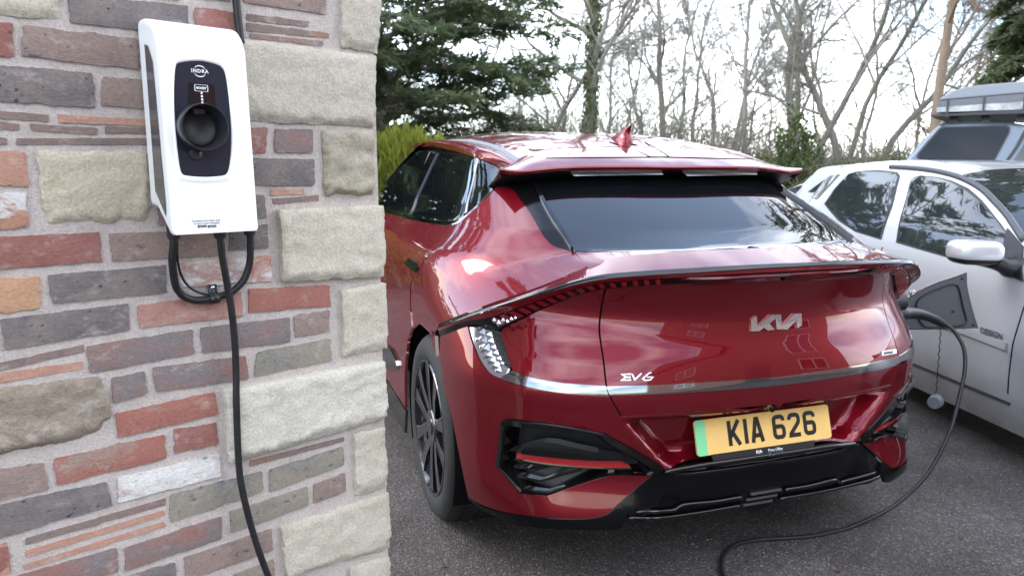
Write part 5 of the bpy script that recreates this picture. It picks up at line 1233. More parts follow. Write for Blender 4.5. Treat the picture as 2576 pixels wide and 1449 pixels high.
body += [np.array([SF - .315, .2])] + harch(SF, a0=172, a1=8) + [np.array([SF + .315, .2]), np.array([SR - .315, .2])] + harch(SR, a0=172, a1=8) + [np.array([SR + .315, .22]), np.array([S_REAR - .06, .25]), np.array([S_REAR, .55]), np.array([S_REAR - .02, .86]), np.array([up[0][0] + .12, .98])]
hpanel('body_side', body, M['silverpaint'], 0, .05)
for nm, gl in (('quarter_window', q_gl), ('rear_side_window', r_gl), ('front_side_window', f_gl)):
    hpanel('window_seal', grow(gl, .016), M['satin'], .003, .08, .003); hpanel('side_window', gl, M['carglass'], .006, .08, .003)
# shut lines, rub strip, sill, badge
def hline(pts, wd, m, name, off=.002, th=.004):
    pts = [np.array(p) for p in pts]; st = strokes([pts], wd); n = len(pts); poly = [np.array(v[:2]) for v in st.v[:n]] + [np.array(v[:2]) for v in st.v[n:]][::-1]; return hpanel(name, poly, m, off, .2, th)
dsh = hhit(*z4(2540, 520)); dsh2 = hhit(*z4(2470, 1055))
hline([np.array([dsh2[0] + .01, .36]), np.array([dsh2[0] - .005, .60]), np.array([dsh[0] - .03, .90])], .006, M['gap'], 'door_gap')
bp = hhit(*r2(1500, 960)); hline([np.array([bp[0] + .02, .36]), np.array([bp[0] + .02, .92])], .006, M['gap'], 'door_gap')
rs = [hhit(*z4(*p)) for p in ((1640, 470), (2130, 480), (2445, 600))]
hline([np.array([1.35, rs[1][1]]), rs[1], rs[2]], .034, M['silverpaint'], 'rub_strip', .012, .014)
sl = [hhit(*z4(1690, 735)), hhit(*z4(2470, 1055))]; hline([np.array([1.50, sl[0][1]]), sl[0], sl[1]], .012, M['machined'], 'sill_moulding', .008, .01)
hpanel('sill', [np.array([1.54, .315]), np.array([-.28, .315]), np.array([-.30, .17]), np.array([1.56, .17])], M['silverpaint'], .004, .1)
bd = hhit(*z4(2325, 498)); b3 = Hs(bd[0], bd[1]) - HB
text_mesh('DESIGN', .042, 'lettering', M['machined'], hb, (b3 - hl_ * .006, -hd, zdir, -hl_), bold=.001)
# roof, bonnet, screens
RW = 1.64
def roofrow(s, z0, t0, crown=.05, n=17): return [HB * 0 + s * hd + (t0 + (RW - 2 * t0) * k / (n - 1)) * hl_ + np.array([0, 0, z0 + crown * (1 - (2 * k / (n - 1) - 1) ** 4)]) for k in range(n)]
_sel = [p for p in upc]; rr_ = []
for p in upc[2:]:
    w_ = Hs(p[0], p[1]) - HB; rr_.append(roofrow(p[0], p[1], float(w_ @ hl_), .045 if p[1] > 1.2 else .03))
ws_i = max(i for i, p in enumerate(upc) if p[1] > 1.33) - 2
mb = MB(); mb.grid(rr_[:ws_i + 1]); mb.build('roof', M['silverpaint'], hb, smooth=True)
mb = MB(); mb.grid(rr_[ws_i:]); mb.build('windscreen', M['carglass'], hb, smooth=True)
for w0 in (0, -1):
    mb = MB(); pts = [rw_[w0] for rw_ in rr_[ws_i - 10:]]; mb.tube([np.array(p) for p in pts], .016, 8); mb.build('screen_pillar', M['trim'], hb, smooth=True)
mb = MB(); _lp = upc[-1]; mb.grid([roofrow(_lp[0], _lp[1], float((Hs(_lp[0], _lp[1]) - HB) @ hl_), .03)] + [roofrow(s, z, float((Hs(s, z) - HB) @ hl_), .03) for s, z in ((-.30, .955), (-.45, .935), (-.7, .90), (-.95, .86), (-1.15, .80), (-1.28, .74), (-1.33, .62))]); mb.build('bonnet', M['silverpaint'], hb, smooth=True)
mb = MB(); mb.grid([[HB * 0 + (S_FRONT - .16 * (1 - (2 * k / 16 - 1) ** 4) + (.03 if z < .3 else 0)) * hd + (.22 + (RW - .44) * k / 16) * hl_ + np.array([0, 0, z]) for k in range(17)] for z in (.2, .4, .55, .70)]); mb.build('front_bumper', M['silverpaint'], hb, smooth=True)
p0_ = upc[2]; mb = MB(); mb.grid([roofrow(p0_[0], p0_[1], float((Hs(p0_[0], p0_[1]) - HB) @ hl_), .04), roofrow(p0_[0] + .14, 1.16, .40, .03), roofrow(S_REAR - .04, .95, .44, .02), roofrow(S_REAR, .6, .42, 0), roofrow(S_REAR - .05, .25, .44, 0)]); mb.build('tailgate', M['silverpaint'], hb, smooth=True)
mb = MB()
def hbox(s0, s1, t0, t1, z0, z1):
    b = len(mb.v); mb.v += [tuple(s * hd + t * hl_ + np.array([0, 0, z])) for z in (z0, z1) for t in (t0, t1) for s in (s0, s1)]
    mb.f += [tuple(b + i for i in q) for q in ((0, 2, 3, 1), (4, 5, 7, 6), (0, 1, 5, 4), (2, 6, 7, 3), (0, 4, 6, 2), (1, 3, 7, 5))]
hbox(-1.1, 2.4, .30, 1.34, .16, .9); mb.build('underbody', M['gap'], hb)
for s_ in (SF, SR):
    for t_, sg in ((.03, 1), (RW - .03, -1)):
        wo = bpy.data.objects.new('wheel', None); link(wo, hb); wo.empty_display_size = .1; c0 = s_ * hd + t_ * hl_ + np.array([0, 0, .29])
        def lw(prof): return [[c0 + hl_ * (sg * x) + hd * r * math.cos(a) + np.array([0, 0, r * math.sin(a)]) for a in [2 * math.pi * k / 40 for k in range(40)]] for x, r in prof]
        m_ = MB(); m_.grid(lw([(.01, .19), (.0, .21), (.0, .25), (.02, .28), (.05, .29), (.15, .29), (.17, .27)]), True); m_.build('tyre', M['rubber'], wo, ang=40)
        m_ = MB(); m_.grid(lw([(.0, .195), (.012, .185), (.008, .10), (.004, .03), (.004, .001)]), True); m_.build('wheel_trim', M['machined'], wo, ang=30)
# door mirror
mc = [depth_pt(*r2(*p), 3.32) for p in ((1985, 1050), (2385, 1060))]; mcen = (mc[0] + mc[1]) / 2 - HB; mdx = (mc[1] - mc[0]) / 2
hx = np.linalg.norm(mdx); mdx = mdx / hx
mdy = np.array([-mdx[1], mdx[0], 0])
hz = abs(depth_pt(*r2(2200, 962), 3.32)[2] - depth_pt(*r2(2200, 1150), 3.32)[2]) / 2
mir = bpy.data.objects.new('door_mirror', None); link(mir, hb); mir.empty_display_size = .05
def sup(cx, rx, ry, rz, e=.55, n=20, mlat=12, z0=-1, z1=1):
    rows = []
    for i in range(mlat + 1):
        ph = math.asin(max(-1, min(1, z0 + (z1 - z0) * i / mlat))); r = []
        for k in range(n):
            a = 2 * math.pi * k / n; f = lambda v: math.copysign(abs(v) ** e, v)
            r.append(cx + mdx * rx * f(math.cos(ph)) * f(math.cos(a)) + mdy * ry * f(math.cos(ph)) * f(math.sin(a)) + np.array([0, 0, rz * f(math.sin(ph))]))
        rows.append(r)
    return rows
mb = MB(); mb.grid(sup(mcen + np.array([0, 0, .004]), hx, .075, hz, .62, z0=-.55), True); mb.build('mirror_shell', M['silverpaint'], mir, smooth=True)
mb = MB(); mb.grid(sup(mcen - np.array([0, 0, .004]), hx * .97, .072, hz * .98, .62, z1=.0), True); mb.build('mirror_base', M['satin'], mir, smooth=True)
ft = hhit(*r2(2500, 1180)); f3 = Hs(ft[0], ft[1]) - HB
mb = MB(); mb.tube(crom([mcen + mdx * hx * .7 - np.array([0, 0, hz * .6]), (mcen + mdx * hx * 1.05 + f3) / 2 - np.array([0, 0, .03]), f3 + hl_ * .02], 4), [.035] * 4 + [.045] * 4 + [.055], 12); mb.build('mirror_arm', M['satin'], mir, smooth=True)
tri_ = hp((2455, 870), (2576, 1010), (2576, 1290), (2500, 1250), (2395, 1190)); hpanel('mirror_sail', tri_, M['satin'], .012, .1)
ant = depth_pt(*r2(1590, 318), 5.6) - HB
mb = MB(); mb.tube([ant, depth_pt(*r2(1565, 90), 5.9) - HB], [.006, .003], 8); mb.build('roof_aerial', M['satin'], hb, smooth=True)

# ------------------------------------------------------------------ pickup with canopy and roof box, behind the hatchback
FP = 7.6
def r6(x, y): return (1758.3 + .31745 * x, .31745 * y)
pk_o = depth_pt(*r6(2100, 1265), FP); PB = np.array([pk_o[0], pk_o[1], 0]); pdir = np.array([.80, -.60, 0]); plat = np.array([.60, .80, 0])
def pside(px, py, off=0.0):
    pl = plat - np.array([0, 0, 0]); n_ = plat * .97 - np.array([0, 0, .24])      # the canopy side leans inwards
    d = ray(px, py); c = PB + np.array([0, 0, 1.2]) - plat * off; t = ((c - OW) @ n_) / (d @ n_); return OW + d * t - PB
pu_ = empty('pickup_truck', tuple(PB)); tag(pu_, 'pale blue-grey pickup with a dark canopy window under a long roof box', 'pickup')
def ppoly(name, pix, m, off, th, parent=None, bev=0):
    pts = [pside(*r6(*p), off) for p in pix]; mb = MB(); n = len(pts)
    b = [p + plat * th for p in pts]; mb.v = [tuple(p) for p in pts + b]; mb.f = [tuple(range(n)), tuple(range(2 * n - 1, n - 1, -1))] + [(i, (i + 1) % n, n + (i + 1) % n, n + i) for i in range(n)]
    o_ = mb.build(name, m, parent or pu_)
    if bev: bevel(o_, bev, 3)
    return o_
ppoly('canopy', [(1905, 985), (1960, 968), (2100, 960), (2300, 962), (2480, 970), (2576, 990), (2700, 1060), (2760, 1400), (2600, 1900), (1600, 1900), (1560, 1500), (1640, 1262), (1780, 1100)], M['pickup'], 0, 1.55, bev=.04)
ppoly('window_seal', [(1900, 1020), (1930, 1005), (2440, 990), (2468, 1010), (2462, 1050), (2340, 1275), (1760, 1280), (1720, 1245), (1735, 1215)], M['satin'], .012, .02)
ppoly('canopy_window', [(1912, 1028), (1940, 1016), (2430, 1002), (2452, 1018), (2448, 1050), (2330, 1262), (1765, 1268), (1740, 1242), (1752, 1215)], M['blackglass'], .02, .015)
ppoly('cab_gap', [(2576, 1030), (2500, 1170), (2430, 1272), (2455, 1274), (2530, 1170), (2600, 1050)], M['satin'], .014, .02)
ppoly('cab_window', [(2620, 1060), (2560, 1170), (2490, 1274), (2720, 1274), (2690, 1100)], M['carglass'], .02, .015)
ppoly('body_side', [(1560, 1500), (2800, 1480), (2900, 2000), (1500, 1900)], M['pickup'], .04, 1.6)
mb = MB()
for s0 in (.1, 3.0):
    c = np.array([0, 0, .38]) + pdir * (s0 - .6) - plat * .02
    m_ = MB(); m_.grid([[c + plat * x + pdir * r * math.cos(a) + np.array([0, 0, r * math.sin(a)]) for a in [2 * math.pi * k / 32 for k in range(32)]] for x, r in ((.0, .02), (.0, .22), (-.01, .30), (.02, .37), (.2, .38), (.24, .3))], True); m_.build('wheel', M['rubber'], pu_, ang=40)
rack = bpy.data.objects.new('roof_rack', None); link(rack, pu_); rack.empty_display_size = .1
ppoly('rack_rail', [(1830, 912), (2576, 866), (3100, 834), (3100, 868), (2576, 900), (1835, 926)], M['satin'], .10, 1.6, rack)
for x in (1990, 2240, 2520): ppoly('rack_foot', [(x, 915), (x + 60, 912), (x + 70, 972), (x - 10, 975)], M['satin'], .0, .06, rack)
bxo = empty('roof_box', tuple(PB)); tag(bxo, 'pale hard-shell roof box on the rack of the pickup', 'roof box')
def bpoly(name, pix, m, off, th, bev=0):
    return ppoly(name, pix, m, off, th, bxo, bev)
bpoly('lid', [(1895, 800), (1925, 770), (2000, 728), (2100, 690), (2300, 668), (2576, 645), (3100, 610), (3100, 700), (2576, 742)], M['tent_hard'], .05, 1.45, .02)
bpoly('upper_side', [(1895, 802), (2576, 744), (3100, 702), (3100, 770), (2576, 800), (1890, 850)], M['tent_side'], .06, 1.43)
bpoly('lower_side', [(1888, 850), (2576, 800), (3100, 770), (3100, 838), (2576, 868), (1878, 892)], M['tent_panel'], .055, 1.44)
for x, y in ((1968, 0), (2255, -20), (2576, -40)): bpoly('strap', [(x, 792 + y), (x + 14, 792 + y), (x + 4, 905 + y), (x - 12, 905 + y)], M['satin'], .07, .02)
# ------------------------------------------------------------------ trees
def base_at(px, F): X = (px - CX) / FPX * F * 1.01; return Vector((X, F, ground_z(X, F) - .08))
class Tree:
    def __init__(s, seed): s.r = random.Random(seed); s.trunk = MB(); s.crown = MB(); s.tips = []
    def limb(s, p, d, L, r, lev, maxlev, segs, up=.25, wig=.22, twig=1.0):
        rr = s.r; pts = [p.copy()]; rad = [r]; n = segs; dirs = [d.copy()]
        for i in range(n):
            d = (d + Vector((rr.gauss(0, wig), rr.gauss(0, wig), rr.gauss(0, wig) + up * .25))).normalized(); p = p + d * (L / n); pts.append(p.copy()); dirs.append(d.copy()); rad.append(max(r * (1 - .72 * (i + 1) / n), .0035))
        tgt = s.trunk if lev == 0 else s.crown
        tgt.tube(pts, rad, 9 if lev == 0 else (6 if lev == 1 else (4 if lev == 2 else 3)), cap=False)
        return pts, dirs, rad
def bare_tree(px, F, r, H, lean=(0, 0), seed=1, fork=.28, lv1=9, name='bare_tree', label='', group=None, bark='bark', dens=1.0, spread=.75, stems=1, maxlev=4, ivy=False, dead=0, cat='tree', wig=.11):
    b = base_at(px, F); t = Tree(seed); rr = t.r; root = empty(name, tuple(b)); tag(root, label, cat, group)
    O0 = Vector((0, 0, 0)); tr_all = []
    for sidx in range(stems):
        d0 = Vector((lean[0] + (rr.uniform(-.35, .35) if stems > 1 else 0), lean[1] + (rr.uniform(-.2, .2) if stems > 1 else 0), 1)).normalized()
        pts, dirs, rad = t.limb(O0 + Vector((rr.uniform(-.1, .1), rr.uniform(-.1, .1), 0)) * (stems > 1), d0, H, r * (1 if sidx == 0 else .75), 0, maxlev, 12, .12, wig)
        tr_all.append((pts, dirs, rad))
        def sprout(pts, dirs, rad, lev, L, n, lo):
            m = len(pts) - 1
            for k in range(n):
                f = lo + (1 - lo) * (k + rr.random()) / n; i = min(int(f * m), m - 1); q = pts[i].lerp(pts[i + 1], f * m - i); d = dirs[i]
                ax = Vector((rr.gauss(0, 1), rr.gauss(0, 1), rr.gauss(0, .55))); ax = (ax - d * ax.dot(d)).normalized()
                ang = rr.uniform(.55, 1.15) if lev > 1 else rr.uniform(.6, 1.1) * spread / .75
                nd = (d * math.cos(ang) + ax * math.sin(ang)).normalized(); ll = L * rr.uniform(.55, 1.1) * (1 - .45 * f); rb = max(rad[i] * rr.uniform(.4, .62), .004)
                p2, d2, r2_ = t.limb(q, nd, ll, rb, lev, maxlev, 5 if lev < 3 else 4, .30 if lev < 3 else .15, .20 if lev < 3 else .26)
                if lev < maxlev: sprout(p2, d2, r2_, lev + 1, ll * (.58 if lev < 3 else .5), max(2, int((7, 8, 8, 4)[lev - 1] * dens)), .18)
                else: t.tips.append((p2[-1], d2[-1]))
        sprout(pts, dirs, rad, 1, H * .42, lv1 if sidx == 0 else max(4, lv1 // 2), fork)
    M_ = M[bark]; t.trunk.build('trunk', M_, root, smooth=True); mesh('crown', t.crown.v, t.crown.f, M['bark3' if bark == 'bark' else bark], root, True)
    if dead:
        mb = MB()
        for (p, d) in t.tips:
            for _ in range(dead):
                q = p + Vector((rr.gauss(0, .10), rr.gauss(0, .10), rr.gauss(0, .10))); e = rr.uniform(.018, .04); a = Vector((rr.gauss(0, 1), rr.gauss(0, 1), rr.gauss(0, 1))).normalized(); c = a.orthogonal().normalized()
                mb.v += [tuple(q), tuple(q + a * e + c * e * .5), tuple(q + a * e * 2), tuple(q + a * e - c * e * .5)]; k = len(mb.v); mb.f.append((k - 4, k - 3, k - 2, k - 1))
        mesh('dead_leaves', mb.v, mb.f, M['dead'], root, False)
    if ivy:
        mb = MB(); pts = tr_all[0][0]
        for _ in range(ivy):
            f = rr.random() ** 1.2 * .62; i = int(f * 12); q = pts[i].lerp(pts[i + 1], f * 12 - i); a = rr.uniform(0, 6.28); ro = r * rr.uniform(1.0, 1.45); nrm = Vector((math.cos(a), math.sin(a), rr.uniform(-.2, .5))).normalized(); q = q + Vector((math.cos(a), math.sin(a), 0)) * ro
            e = rr.uniform(.025, .055); u_ = nrm.orthogonal().normalized(); v_ = nrm.cross(u_)
            mb.v += [tuple(q - u_ * e), tuple(q - v_ * e * .8), tuple(q + u_ * e), tuple(q + v_ * e)]; k = len(mb.v); mb.f.append((k - 4, k - 3, k - 2, k - 1))
        mesh('ivy', mb.v, mb.f, M['ivy'], root, False)
    return root
G_ = 'bare winter trees along the bank'
bare_tree(1462, 16, .135, 7.0, (.02, 0), 11, .16, 16, label='thick bare tree with an ivy-clad trunk next to the dark evergreen', group=G_, ivy=1300)
bare_tree(1660, 18, .085, 6.2, (-.05, 0), 12, .10, 18, label='slim bare tree with a dense fan of twigs behind the shark fin aerial', group=G_, dens=1.1)
bare_tree(1985, 17, .105, 7.2, (.03, 0), 13, .14, 13, label='many-stemmed bare oak rising behind the ivy-covered stump', group=G_, stems=3)
bare_tree(2108, 16.5, .09, 7, (.10, 0), 14, .18, 13, label='bare tree with a forked trunk between the many-stemmed oak and the slanting trunk', group=G_, stems=2)
bare_tree(2178, 17.5, .08, 7, (.34, 0), 15, .22, 13, label='bare tree with a strongly slanting trunk beside the pale straight trunk', group=G_)
bare_tree(2316, 12, .10, 6.8, (.008, 0), 16, .40, 12, label='pale brown straight-trunked tree standing next to the pickup', group=G_, bark='bark2', dens=.9, spread=.6, wig=.012)
bare_tree(2448, 19, .10, 6.5, (.05, 0), 17, .12, 14, name='beech_tree', label='tree keeping russet dead leaves behind the roof box', bark='bark2', dead=3)
far = 'distant bare trees filling the gaps in the wood'
for i, (px, F) in enumerate(((1560, 23), (1790, 21), (1860, 19), (2060, 25), (2265, 24), (1375, 20), (1230, 22), (1090, 24), (1725, 25), (1930, 26), (2400, 25), (1510, 27), (1620, 21), (2150, 22), (1820, 25), (1310, 26), (1975, 22), (2340, 23), (1425, 24), (1690, 20))):
    bare_tree(px, F, .048 + .014 * (i % 3), 6.2, ((i % 3 - 1) * .1, 0), 30 + i, .06, 15, label='thin bare tree in the distant row behind the nearer trunks', group=far, dens=1.0, maxlev=4, bark='bark3')

def sprays(mb, rr, p, d, n, ln, wd, flat=.5):
    for _ in range(n):
        a = (d + Vector((rr.gauss(0, .55), rr.gauss(0, .55), rr.gauss(0, .55 * flat)))).normalized(); q = p + Vector((rr.gauss(0, .045), rr.gauss(0, .045), rr.gauss(0, .03))); L = ln * rr.uniform(.5, 1.2)
        c = a.cross(Vector((rr.gauss(0, .4), rr.gauss(0, .4), 1))).normalized() * wd * rr.uniform(.6, 1.3)
        k = len(mb.v); mb.v += [tuple(q - c * .4), tuple(q + a * L * .45 - c), tuple(q + a * L), tuple(q + a * L * .45 + c)]; mb.f.append((k, k + 1, k + 2, k + 3))
def conifer(px, F, r, H, seed, label, z0=1.0, Lmax=3.6, nb=64, name='evergreen_tree', lean=(0, 0), droop=-.05, n_sub=13, ns=9, base=None, sl=.13, spw=.016, taper=.55):
    b = base if base is not None else base_at(px, F); rr = random.Random(seed); root = empty(name, tuple(b)); tag(root, label, 'tree')
    tk = MB(); br = MB(); lf = MB(); pts = []; p = Vector((0, 0, 0))
    for i in range(13): pts.append(Vector((lean[0] * i / 12 * H + rr.gauss(0, .03), lean[1] * i / 12 * H + rr.gauss(0, .03), H * i / 12)))
    tk.tube(pts, [r * (1 - .85 * i / 12) for i in range(13)], 10, False); tk.build('trunk', M['bark'], root, smooth=True)
    for k in range(nb):
        f = (k + rr.random()) / nb; z = z0 + (H * .98 - z0) * f; i = min(int(z / H * 12), 11); q = pts[i].lerp(pts[i + 1], z / H * 12 - i); a = k * 2.399 + rr.uniform(-.4, .4)
        L = Lmax * (1 - taper * f) * rr.uniform(.65, 1.08); d = Vector((math.cos(a), math.sin(a), rr.uniform(.10, .5))).normalized(); bp_ = [q.copy()]; n = 8
        for s_ in range(n):
            d = (d + Vector((rr.gauss(0, .06), rr.gauss(0, .06), droop + rr.gauss(0, .05)))).normalized(); q = q + d * L / n; bp_.append(q.copy())
        br.tube(bp_, [max(r * .32 * (1 - .9 * s_ / n) * (1 - .5 * f), .006) for s_ in range(n + 1)], 5, False)
        for m in range(n_sub):
            g = .22 + .78 * (m + rr.random()) / n_sub; i2 = min(int(g * n), n - 1); q2 = bp_[i2].lerp(bp_[i2 + 1], g * n - i2); dm = (bp_[i2 + 1] - bp_[i2]).normalized(); sd_ = Vector((-dm.y, dm.x, rr.uniform(-.25, .15))) * (1 if m % 2 else -1)
            d2 = (dm * rr.uniform(.5, 1.0) + sd_ * rr.uniform(.5, 1)).normalized(); l2 = L * .30 * rr.uniform(.5, 1.1) * (1.15 - .6 * g); e = q2 + d2 * l2 - Vector((0, 0, .10 * l2)); br.tube([q2, e], [.007, .003], 3, False)
            for w_ in range(4): sprays(lf, rr, q2.lerp(e, .25 + .75 * w_ / 3), d2, ns, sl, spw)
    br.build('branches', M['bark'], root, smooth=True); mesh('foliage', lf.v, lf.f, M['cedar'], root, False); return root
conifer(965, 13.2, .20, 4.75, 5, 'big dark layered evergreen beside the stone corner of the house', z0=1.35, Lmax=3.7, nb=66, lean=(.0, 0), n_sub=15, ns=14, taper=.12, sl=.22, spw=.024)
conifer(2585, 13.5, .2, 10, 6, 'dark drooping evergreen above the roof box', z0=3.0, Lmax=1.15, nb=80, droop=-.12, n_sub=13, ns=15, taper=.3, sl=.20, spw=.026)
conifer(0, 0, .25, 14, 8, 'tall dark evergreen standing past the right side of the driveway', z0=5.2, Lmax=2.7, nb=80, droop=-.10, n_sub=12, ns=8, base=Vector((8.6, 11.6, 0)), sl=.2, spw=.03)

for i, (x_, y_) in enumerate(((-5.2, 9.5), (-7.6, 11.5), (-4.2, 13.0), (-9.5, 13.5), (-6.4, 15.5))):
    conifer(0, 0, .2, (8.6, 8.0, 5.2, 6.0, 5.2)[i], 60 + i, ['dense evergreen close behind the golden hedge', 'broad evergreen past the end of the golden hedge', 'tall evergreen behind the big layered one', 'outermost evergreen of the row past the golden hedge', 'far evergreen in the row behind the house'][i], z0=.5, Lmax=2.5, nb=46, droop=-.08, n_sub=9, ns=7, base=Vector((x_, y_, ground_z(x_, y_))), sl=.28, spw=.045)
# golden conifer hedge
hr_ = random.Random(21); hg = empty('golden_hedge', (-1.9, 8.4, 0)); tag(hg, 'clipped yellow-green conifer hedge behind the bonnet of the red car', 'hedge')
mb = MB(); lf = MB()
for k in range(40):
    x = hr_.uniform(-1.6, 1.25); y = hr_.uniform(-.4, .4); mb.tube([Vector((x, y, -.02)), Vector((x + hr_.gauss(0, .05), y, .8)), Vector((x + hr_.gauss(0, .08), y, 1.6))], [.02, .015, .006], 4, False)
mb.build('stems', M['bark'], hg)
for k in range(15000):
    x = hr_.uniform(-1.7, 1.35); y = hr_.uniform(-.55, .55); top = 1.60 + .07 * math.sin(x * 3.1) + .10 * math.sin(x * 11 + y * 5) + .05 * math.sin(x * 37) - .3 * max(0, x - 1.0); z = top * (1 - hr_.random() ** 2 * .95)
    if abs(y) < .32 and z < top - .25 and hr_.random() < .8: continue
    a = Vector((hr_.gauss(0, .28), hr_.gauss(0, .28) - .15, 1)).normalized(); L = hr_.uniform(.07, .17); c = a.cross(Vector((hr_.gauss(0, 1), hr_.gauss(0, 1), 0))).normalized() * hr_.uniform(.008, .018); q = Vector((x, y, z)); b = len(lf.v)
    lf.v += [tuple(q), tuple(q + a * L * .5 - c), tuple(q + a * L), tuple(q + a * L * .5 + c)]; lf.f.append((b, b + 1, b + 2, b + 3))
mesh('foliage', lf.v, lf.f, M['gold'], hg, False)

def leafy(name, label, px, F, rx, ry, rz, n, mkey, seed, e0=.03, e1=.07, zc=None, cat='bush', stems=12, lumpy=.35):
    rr = random.Random(seed); b = base_at(px, F); root = empty(name, tuple(b)); tag(root, label, cat); lf = MB(); st = MB()
    for k in range(stems):
        a = rr.uniform(0, 6.28); f = rr.uniform(.2, .8); st.tube([Vector((0, 0, 0)), Vector((rx * f * math.cos(a) * .6, ry * f * math.sin(a) * .6, rz * .9)), Vector((rx * f * math.cos(a), ry * f * math.sin(a), rz * rr.uniform(1.1, 1.9)))], [.03, .018, .006], 4, False)
    st.build('stems', M['bark'], root)
    for k in range(n):
        v = Vector((rr.gauss(0, 1), rr.gauss(0, 1), rr.gauss(0, 1))).normalized(); lump = 1 + lumpy * noise.noise(v * 2.3 + Vector((seed, 0, 0))) + .15 * noise.noise(v * 6); s = lump * rr.uniform(.62, 1.0) ** .6
        q = Vector((v.x * rx * s, v.y * ry * s, rz + v.z * rz * s))
        nrm = (v + Vector((rr.gauss(0, .6), rr.gauss(0, .6), rr.gauss(0, .6) + .3))).normalized(); u_ = nrm.orthogonal().normalized(); v_ = nrm.cross(u_); e = rr.uniform(e0, e1); c = len(lf.v)
        lf.v += [tuple(q - u_ * e), tuple(q - v_ * e * .6), tuple(q + u_ * e), tuple(q + v_ * e * .6)]; lf.f.append((c, c + 1, c + 2, c + 3))
    mesh('foliage', lf.v, lf.f, M[mkey], root, False); return root
leafy('ivy_stump', 'tall dark green ivy-covered stump on the bank', 1985, 14, .42, .4, .92, 4200, 'ivy', 41, .022, .05, lumpy=1.0)
leafy('holly_bush', 'low yellow-green bush at the foot of the ivy-covered stump', 1895, 13.6, .62, .45, .66, 4200, 'ivy', 42, .02, .045)
leafy('laurel_bush', 'pale green low bush showing just over the red car roof', 1290, 15, 1.0, .6, .52, 2600, 'ivy', 43, .03, .06)
leafy('scrub_bush', 'grey-green scrub bush on the bank by the pale straight trunk', 2240, 13.8, 1.0, .6, .74, 6500, 'grassy', 44, .015, .045, lumpy=.5)
leafy('scrub_bush', 'wispy olive scrub bush right of the low yellow-green bush', 2085, 13.4, .95, .6, .70, 6500, 'grassy', 45, .015, .045, lumpy=.5)
# grass and thin stems covering the bank
rr = random.Random(50); lf = MB()
for k in range(30000):
    x = rr.uniform(-9, 12); y = rr.uniform(10.8, 20) if rr.random() < .3 else 10.8 + rr.random() ** 1.5 * 6; z = ground_z(x, y)
    if z < .03: continue
    L = rr.uniform(.08, .42) * (1 + (.7 if rr.random() < .15 else 0)); a = Vector((rr.gauss(0, .35), rr.gauss(0, .35), 1)).normalized(); c = Vector((rr.gauss(0, 1), rr.gauss(0, .3), 0)).normalized() * rr.uniform(.004, .011); q = Vector((x, y, z - .03)); b = len(lf.v)
    lf.v += [tuple(q - c), tuple(q + c), tuple(q + a * L + Vector((rr.gauss(0, .05), 0, 0)))]; lf.f.append((b, b + 1, b + 2))
o = mesh('bank_grass', lf.v, lf.f, M['grassy'], None, False); tag(o, 'rough dry grass and weeds covering the bank', 'grass', kind='stuff')
mb = MB()
for k in range(5200):
    x = rr.uniform(-6, 12); y = rr.uniform(12.8, 22); z = ground_z(x, y); d = Vector((rr.gauss(0, .5), rr.gauss(0, .3), 1)).normalized(); p = Vector((x, y, z)); pts = [p.copy()]
    for s_ in range(4): d = (d + Vector((rr.gauss(0, .22), rr.gauss(0, .22), rr.gauss(0, .1)))).normalized(); p = p + d * rr.uniform(.15, .55); pts.append(p.copy())
    mb.tube(pts, [.009, .007, .006, .005, .003], 3, False)
o = mesh('brushwood', mb.v, mb.f, M['bark'], None, True); tag(o, 'tangle of thin bare stems along the top of the bank', 'brushwood', kind='stuff')

# ------------------------------------------------------------------ brick house behind the viewer (seen mirrored in the tail of the red car)
def brick_tex():
    m = bpy.data.materials.new('house_brick'); m.use_nodes = True; t = m.node_tree; b = t.nodes['Principled BSDF']; tc = t.nodes.new('ShaderNodeTexCoord'); mp = t.nodes.new('ShaderNodeMapping'); mp.inputs['Rotation'].default_value = (R(90), 0, 0)
    k = t.nodes.new('ShaderNodeTexBrick'); k.inputs['Color1'].default_value = (.26, .10, .07, 1); k.inputs['Color2'].default_value = (.17, .11, .09, 1); k.inputs['Mortar'].default_value = (.42, .36, .33, 1); k.inputs['Scale'].default_value = 1; k.inputs['Brick Width'].default_value = .225; k.inputs['Row Height'].default_value = .075; k.inputs['Mortar Size'].default_value = .006
    t.links.new(tc.outputs['Object'], mp.inputs[0]); t.links.new(mp.outputs[0], k.inputs[0]); t.links.new(k.outputs[0], b.inputs['Base Color']); b.inputs['Roughness'].default_value = .9; return m
hh = empty('brick_house', (8.4, -5.4, 0), R(56)); tag(hh, 'red brick house with white windows across the drive, mirrored in the red tailgate', 'house')
mb = MB(); mb.box(-6.5, 6, -4, 0, -.02, 5.6); mb.build('wall', brick_tex(), hh)
mb = MB(); mb.v = [(-6.8, .3, 5.6), (6.3, .3, 5.6), (6.3, -4.3, 5.6), (-6.8, -4.3, 5.6), (-6.8, -2, 7.9), (6.3, -2, 7.9)]; mb.f = [(0, 1, 5, 4), (2, 3, 4, 5), (0, 4, 3), (1, 2, 5), (0, 3, 2, 1)]; mb.build('roof', mat('house_tiles', (.10, .075, .065), .9), hh)
Mw = mat('window_white', (.78, .78, .77), .4)
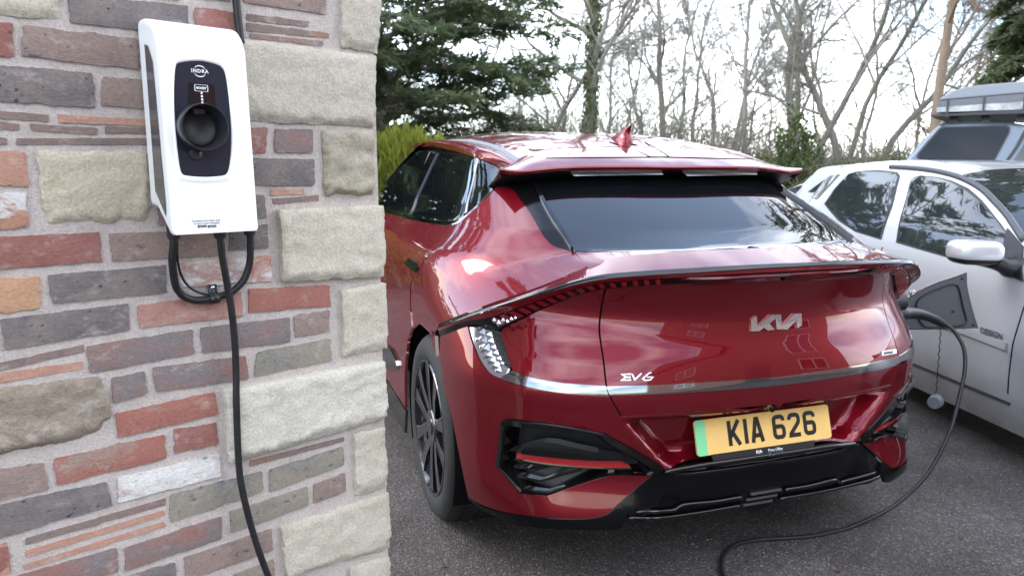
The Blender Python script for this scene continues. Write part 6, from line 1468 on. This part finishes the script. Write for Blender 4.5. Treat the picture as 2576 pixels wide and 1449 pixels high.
for x0, z0 in ((-3.6, .9), (3.0, .9), (-3.6, 3.1), (3.0, 3.1)):
    mb = MB(); mb.box(x0, x0 + 1.5, .0, .05, z0, z0 + .07); mb.box(x0, x0 + 1.5, 0, .05, z0 + 1.13, z0 + 1.2); [mb.box(x0 + q, x0 + q + .07, .002, .048, z0 + .07, z0 + 1.13) for q in (0, .715, 1.43)]; fo = mb.build('window', Mw, hh)
    mb = MB(); mb.quad((x0 + .03, .02, z0 + .03), (x0 + 1.47, .02, z0 + .03), (x0 + 1.47, .02, z0 + 1.17), (x0 + .03, .02, z0 + 1.17)); mb.build('pane', M['carglass'], fo)
mb = MB(); mb.box(.95, 1.95, .0, .05, .0, 2.1); mb.build('door', mat('house_door', (.05, .08, .07), .4), hh)

# ------------------------------------------------------------------ litter on the tarmac
rr = random.Random(77); lf = MB(); gr = MB()
for k in range(150):
    x = rr.uniform(-.6, 3.4); y = rr.uniform(1.2, 7); e = rr.uniform(.006, .018); a = rr.uniform(0, 6.28); z = .006; q = Vector((x, y, z)); u_ = Vector((math.cos(a), math.sin(a), rr.uniform(-.2, .2))); v_ = Vector((-math.sin(a), math.cos(a), rr.uniform(-.2, .2))); b = len(lf.v)
    lf.v += [tuple(q - u_ * e), tuple(q - v_ * e * .5), tuple(q + u_ * e), tuple(q + v_ * e * .5)]; lf.f.append((b, b + 1, b + 2, b + 3))
o = mesh('fallen_leaves', lf.v, lf.f, M['dead'], None, False); tag(o, 'small brown leaf scraps scattered on the tarmac', 'leaves', kind='stuff')
for k in range(2200):
    x = rr.uniform(-.7, 2.6); y = rr.uniform(1.1, 5.5); e = rr.uniform(.0015, .0042); b = len(gr.v); q = (x, y, e * .3)
    gr.v += [(x - e, y, 0), (x, y - e, 0), (x + e, y, 0), (x, y + e, 0), (x + rr.gauss(0, .3) * e, y, e * 1.1)]; gr.f += [(b, b + 1, b + 4), (b + 1, b + 2, b + 4), (b + 2, b + 3, b + 4), (b + 3, b, b + 4)]
o = mesh('grit', gr.v, gr.f, ramp_mat('grit_stone', [(.3, (.10, .09, .08)), (.6, (.24, .22, .20))], 30, 2, .9, 0, 30, .001, False), None, False); tag(o, 'loose pale grit lying on the tarmac', 'grit', kind='stuff')
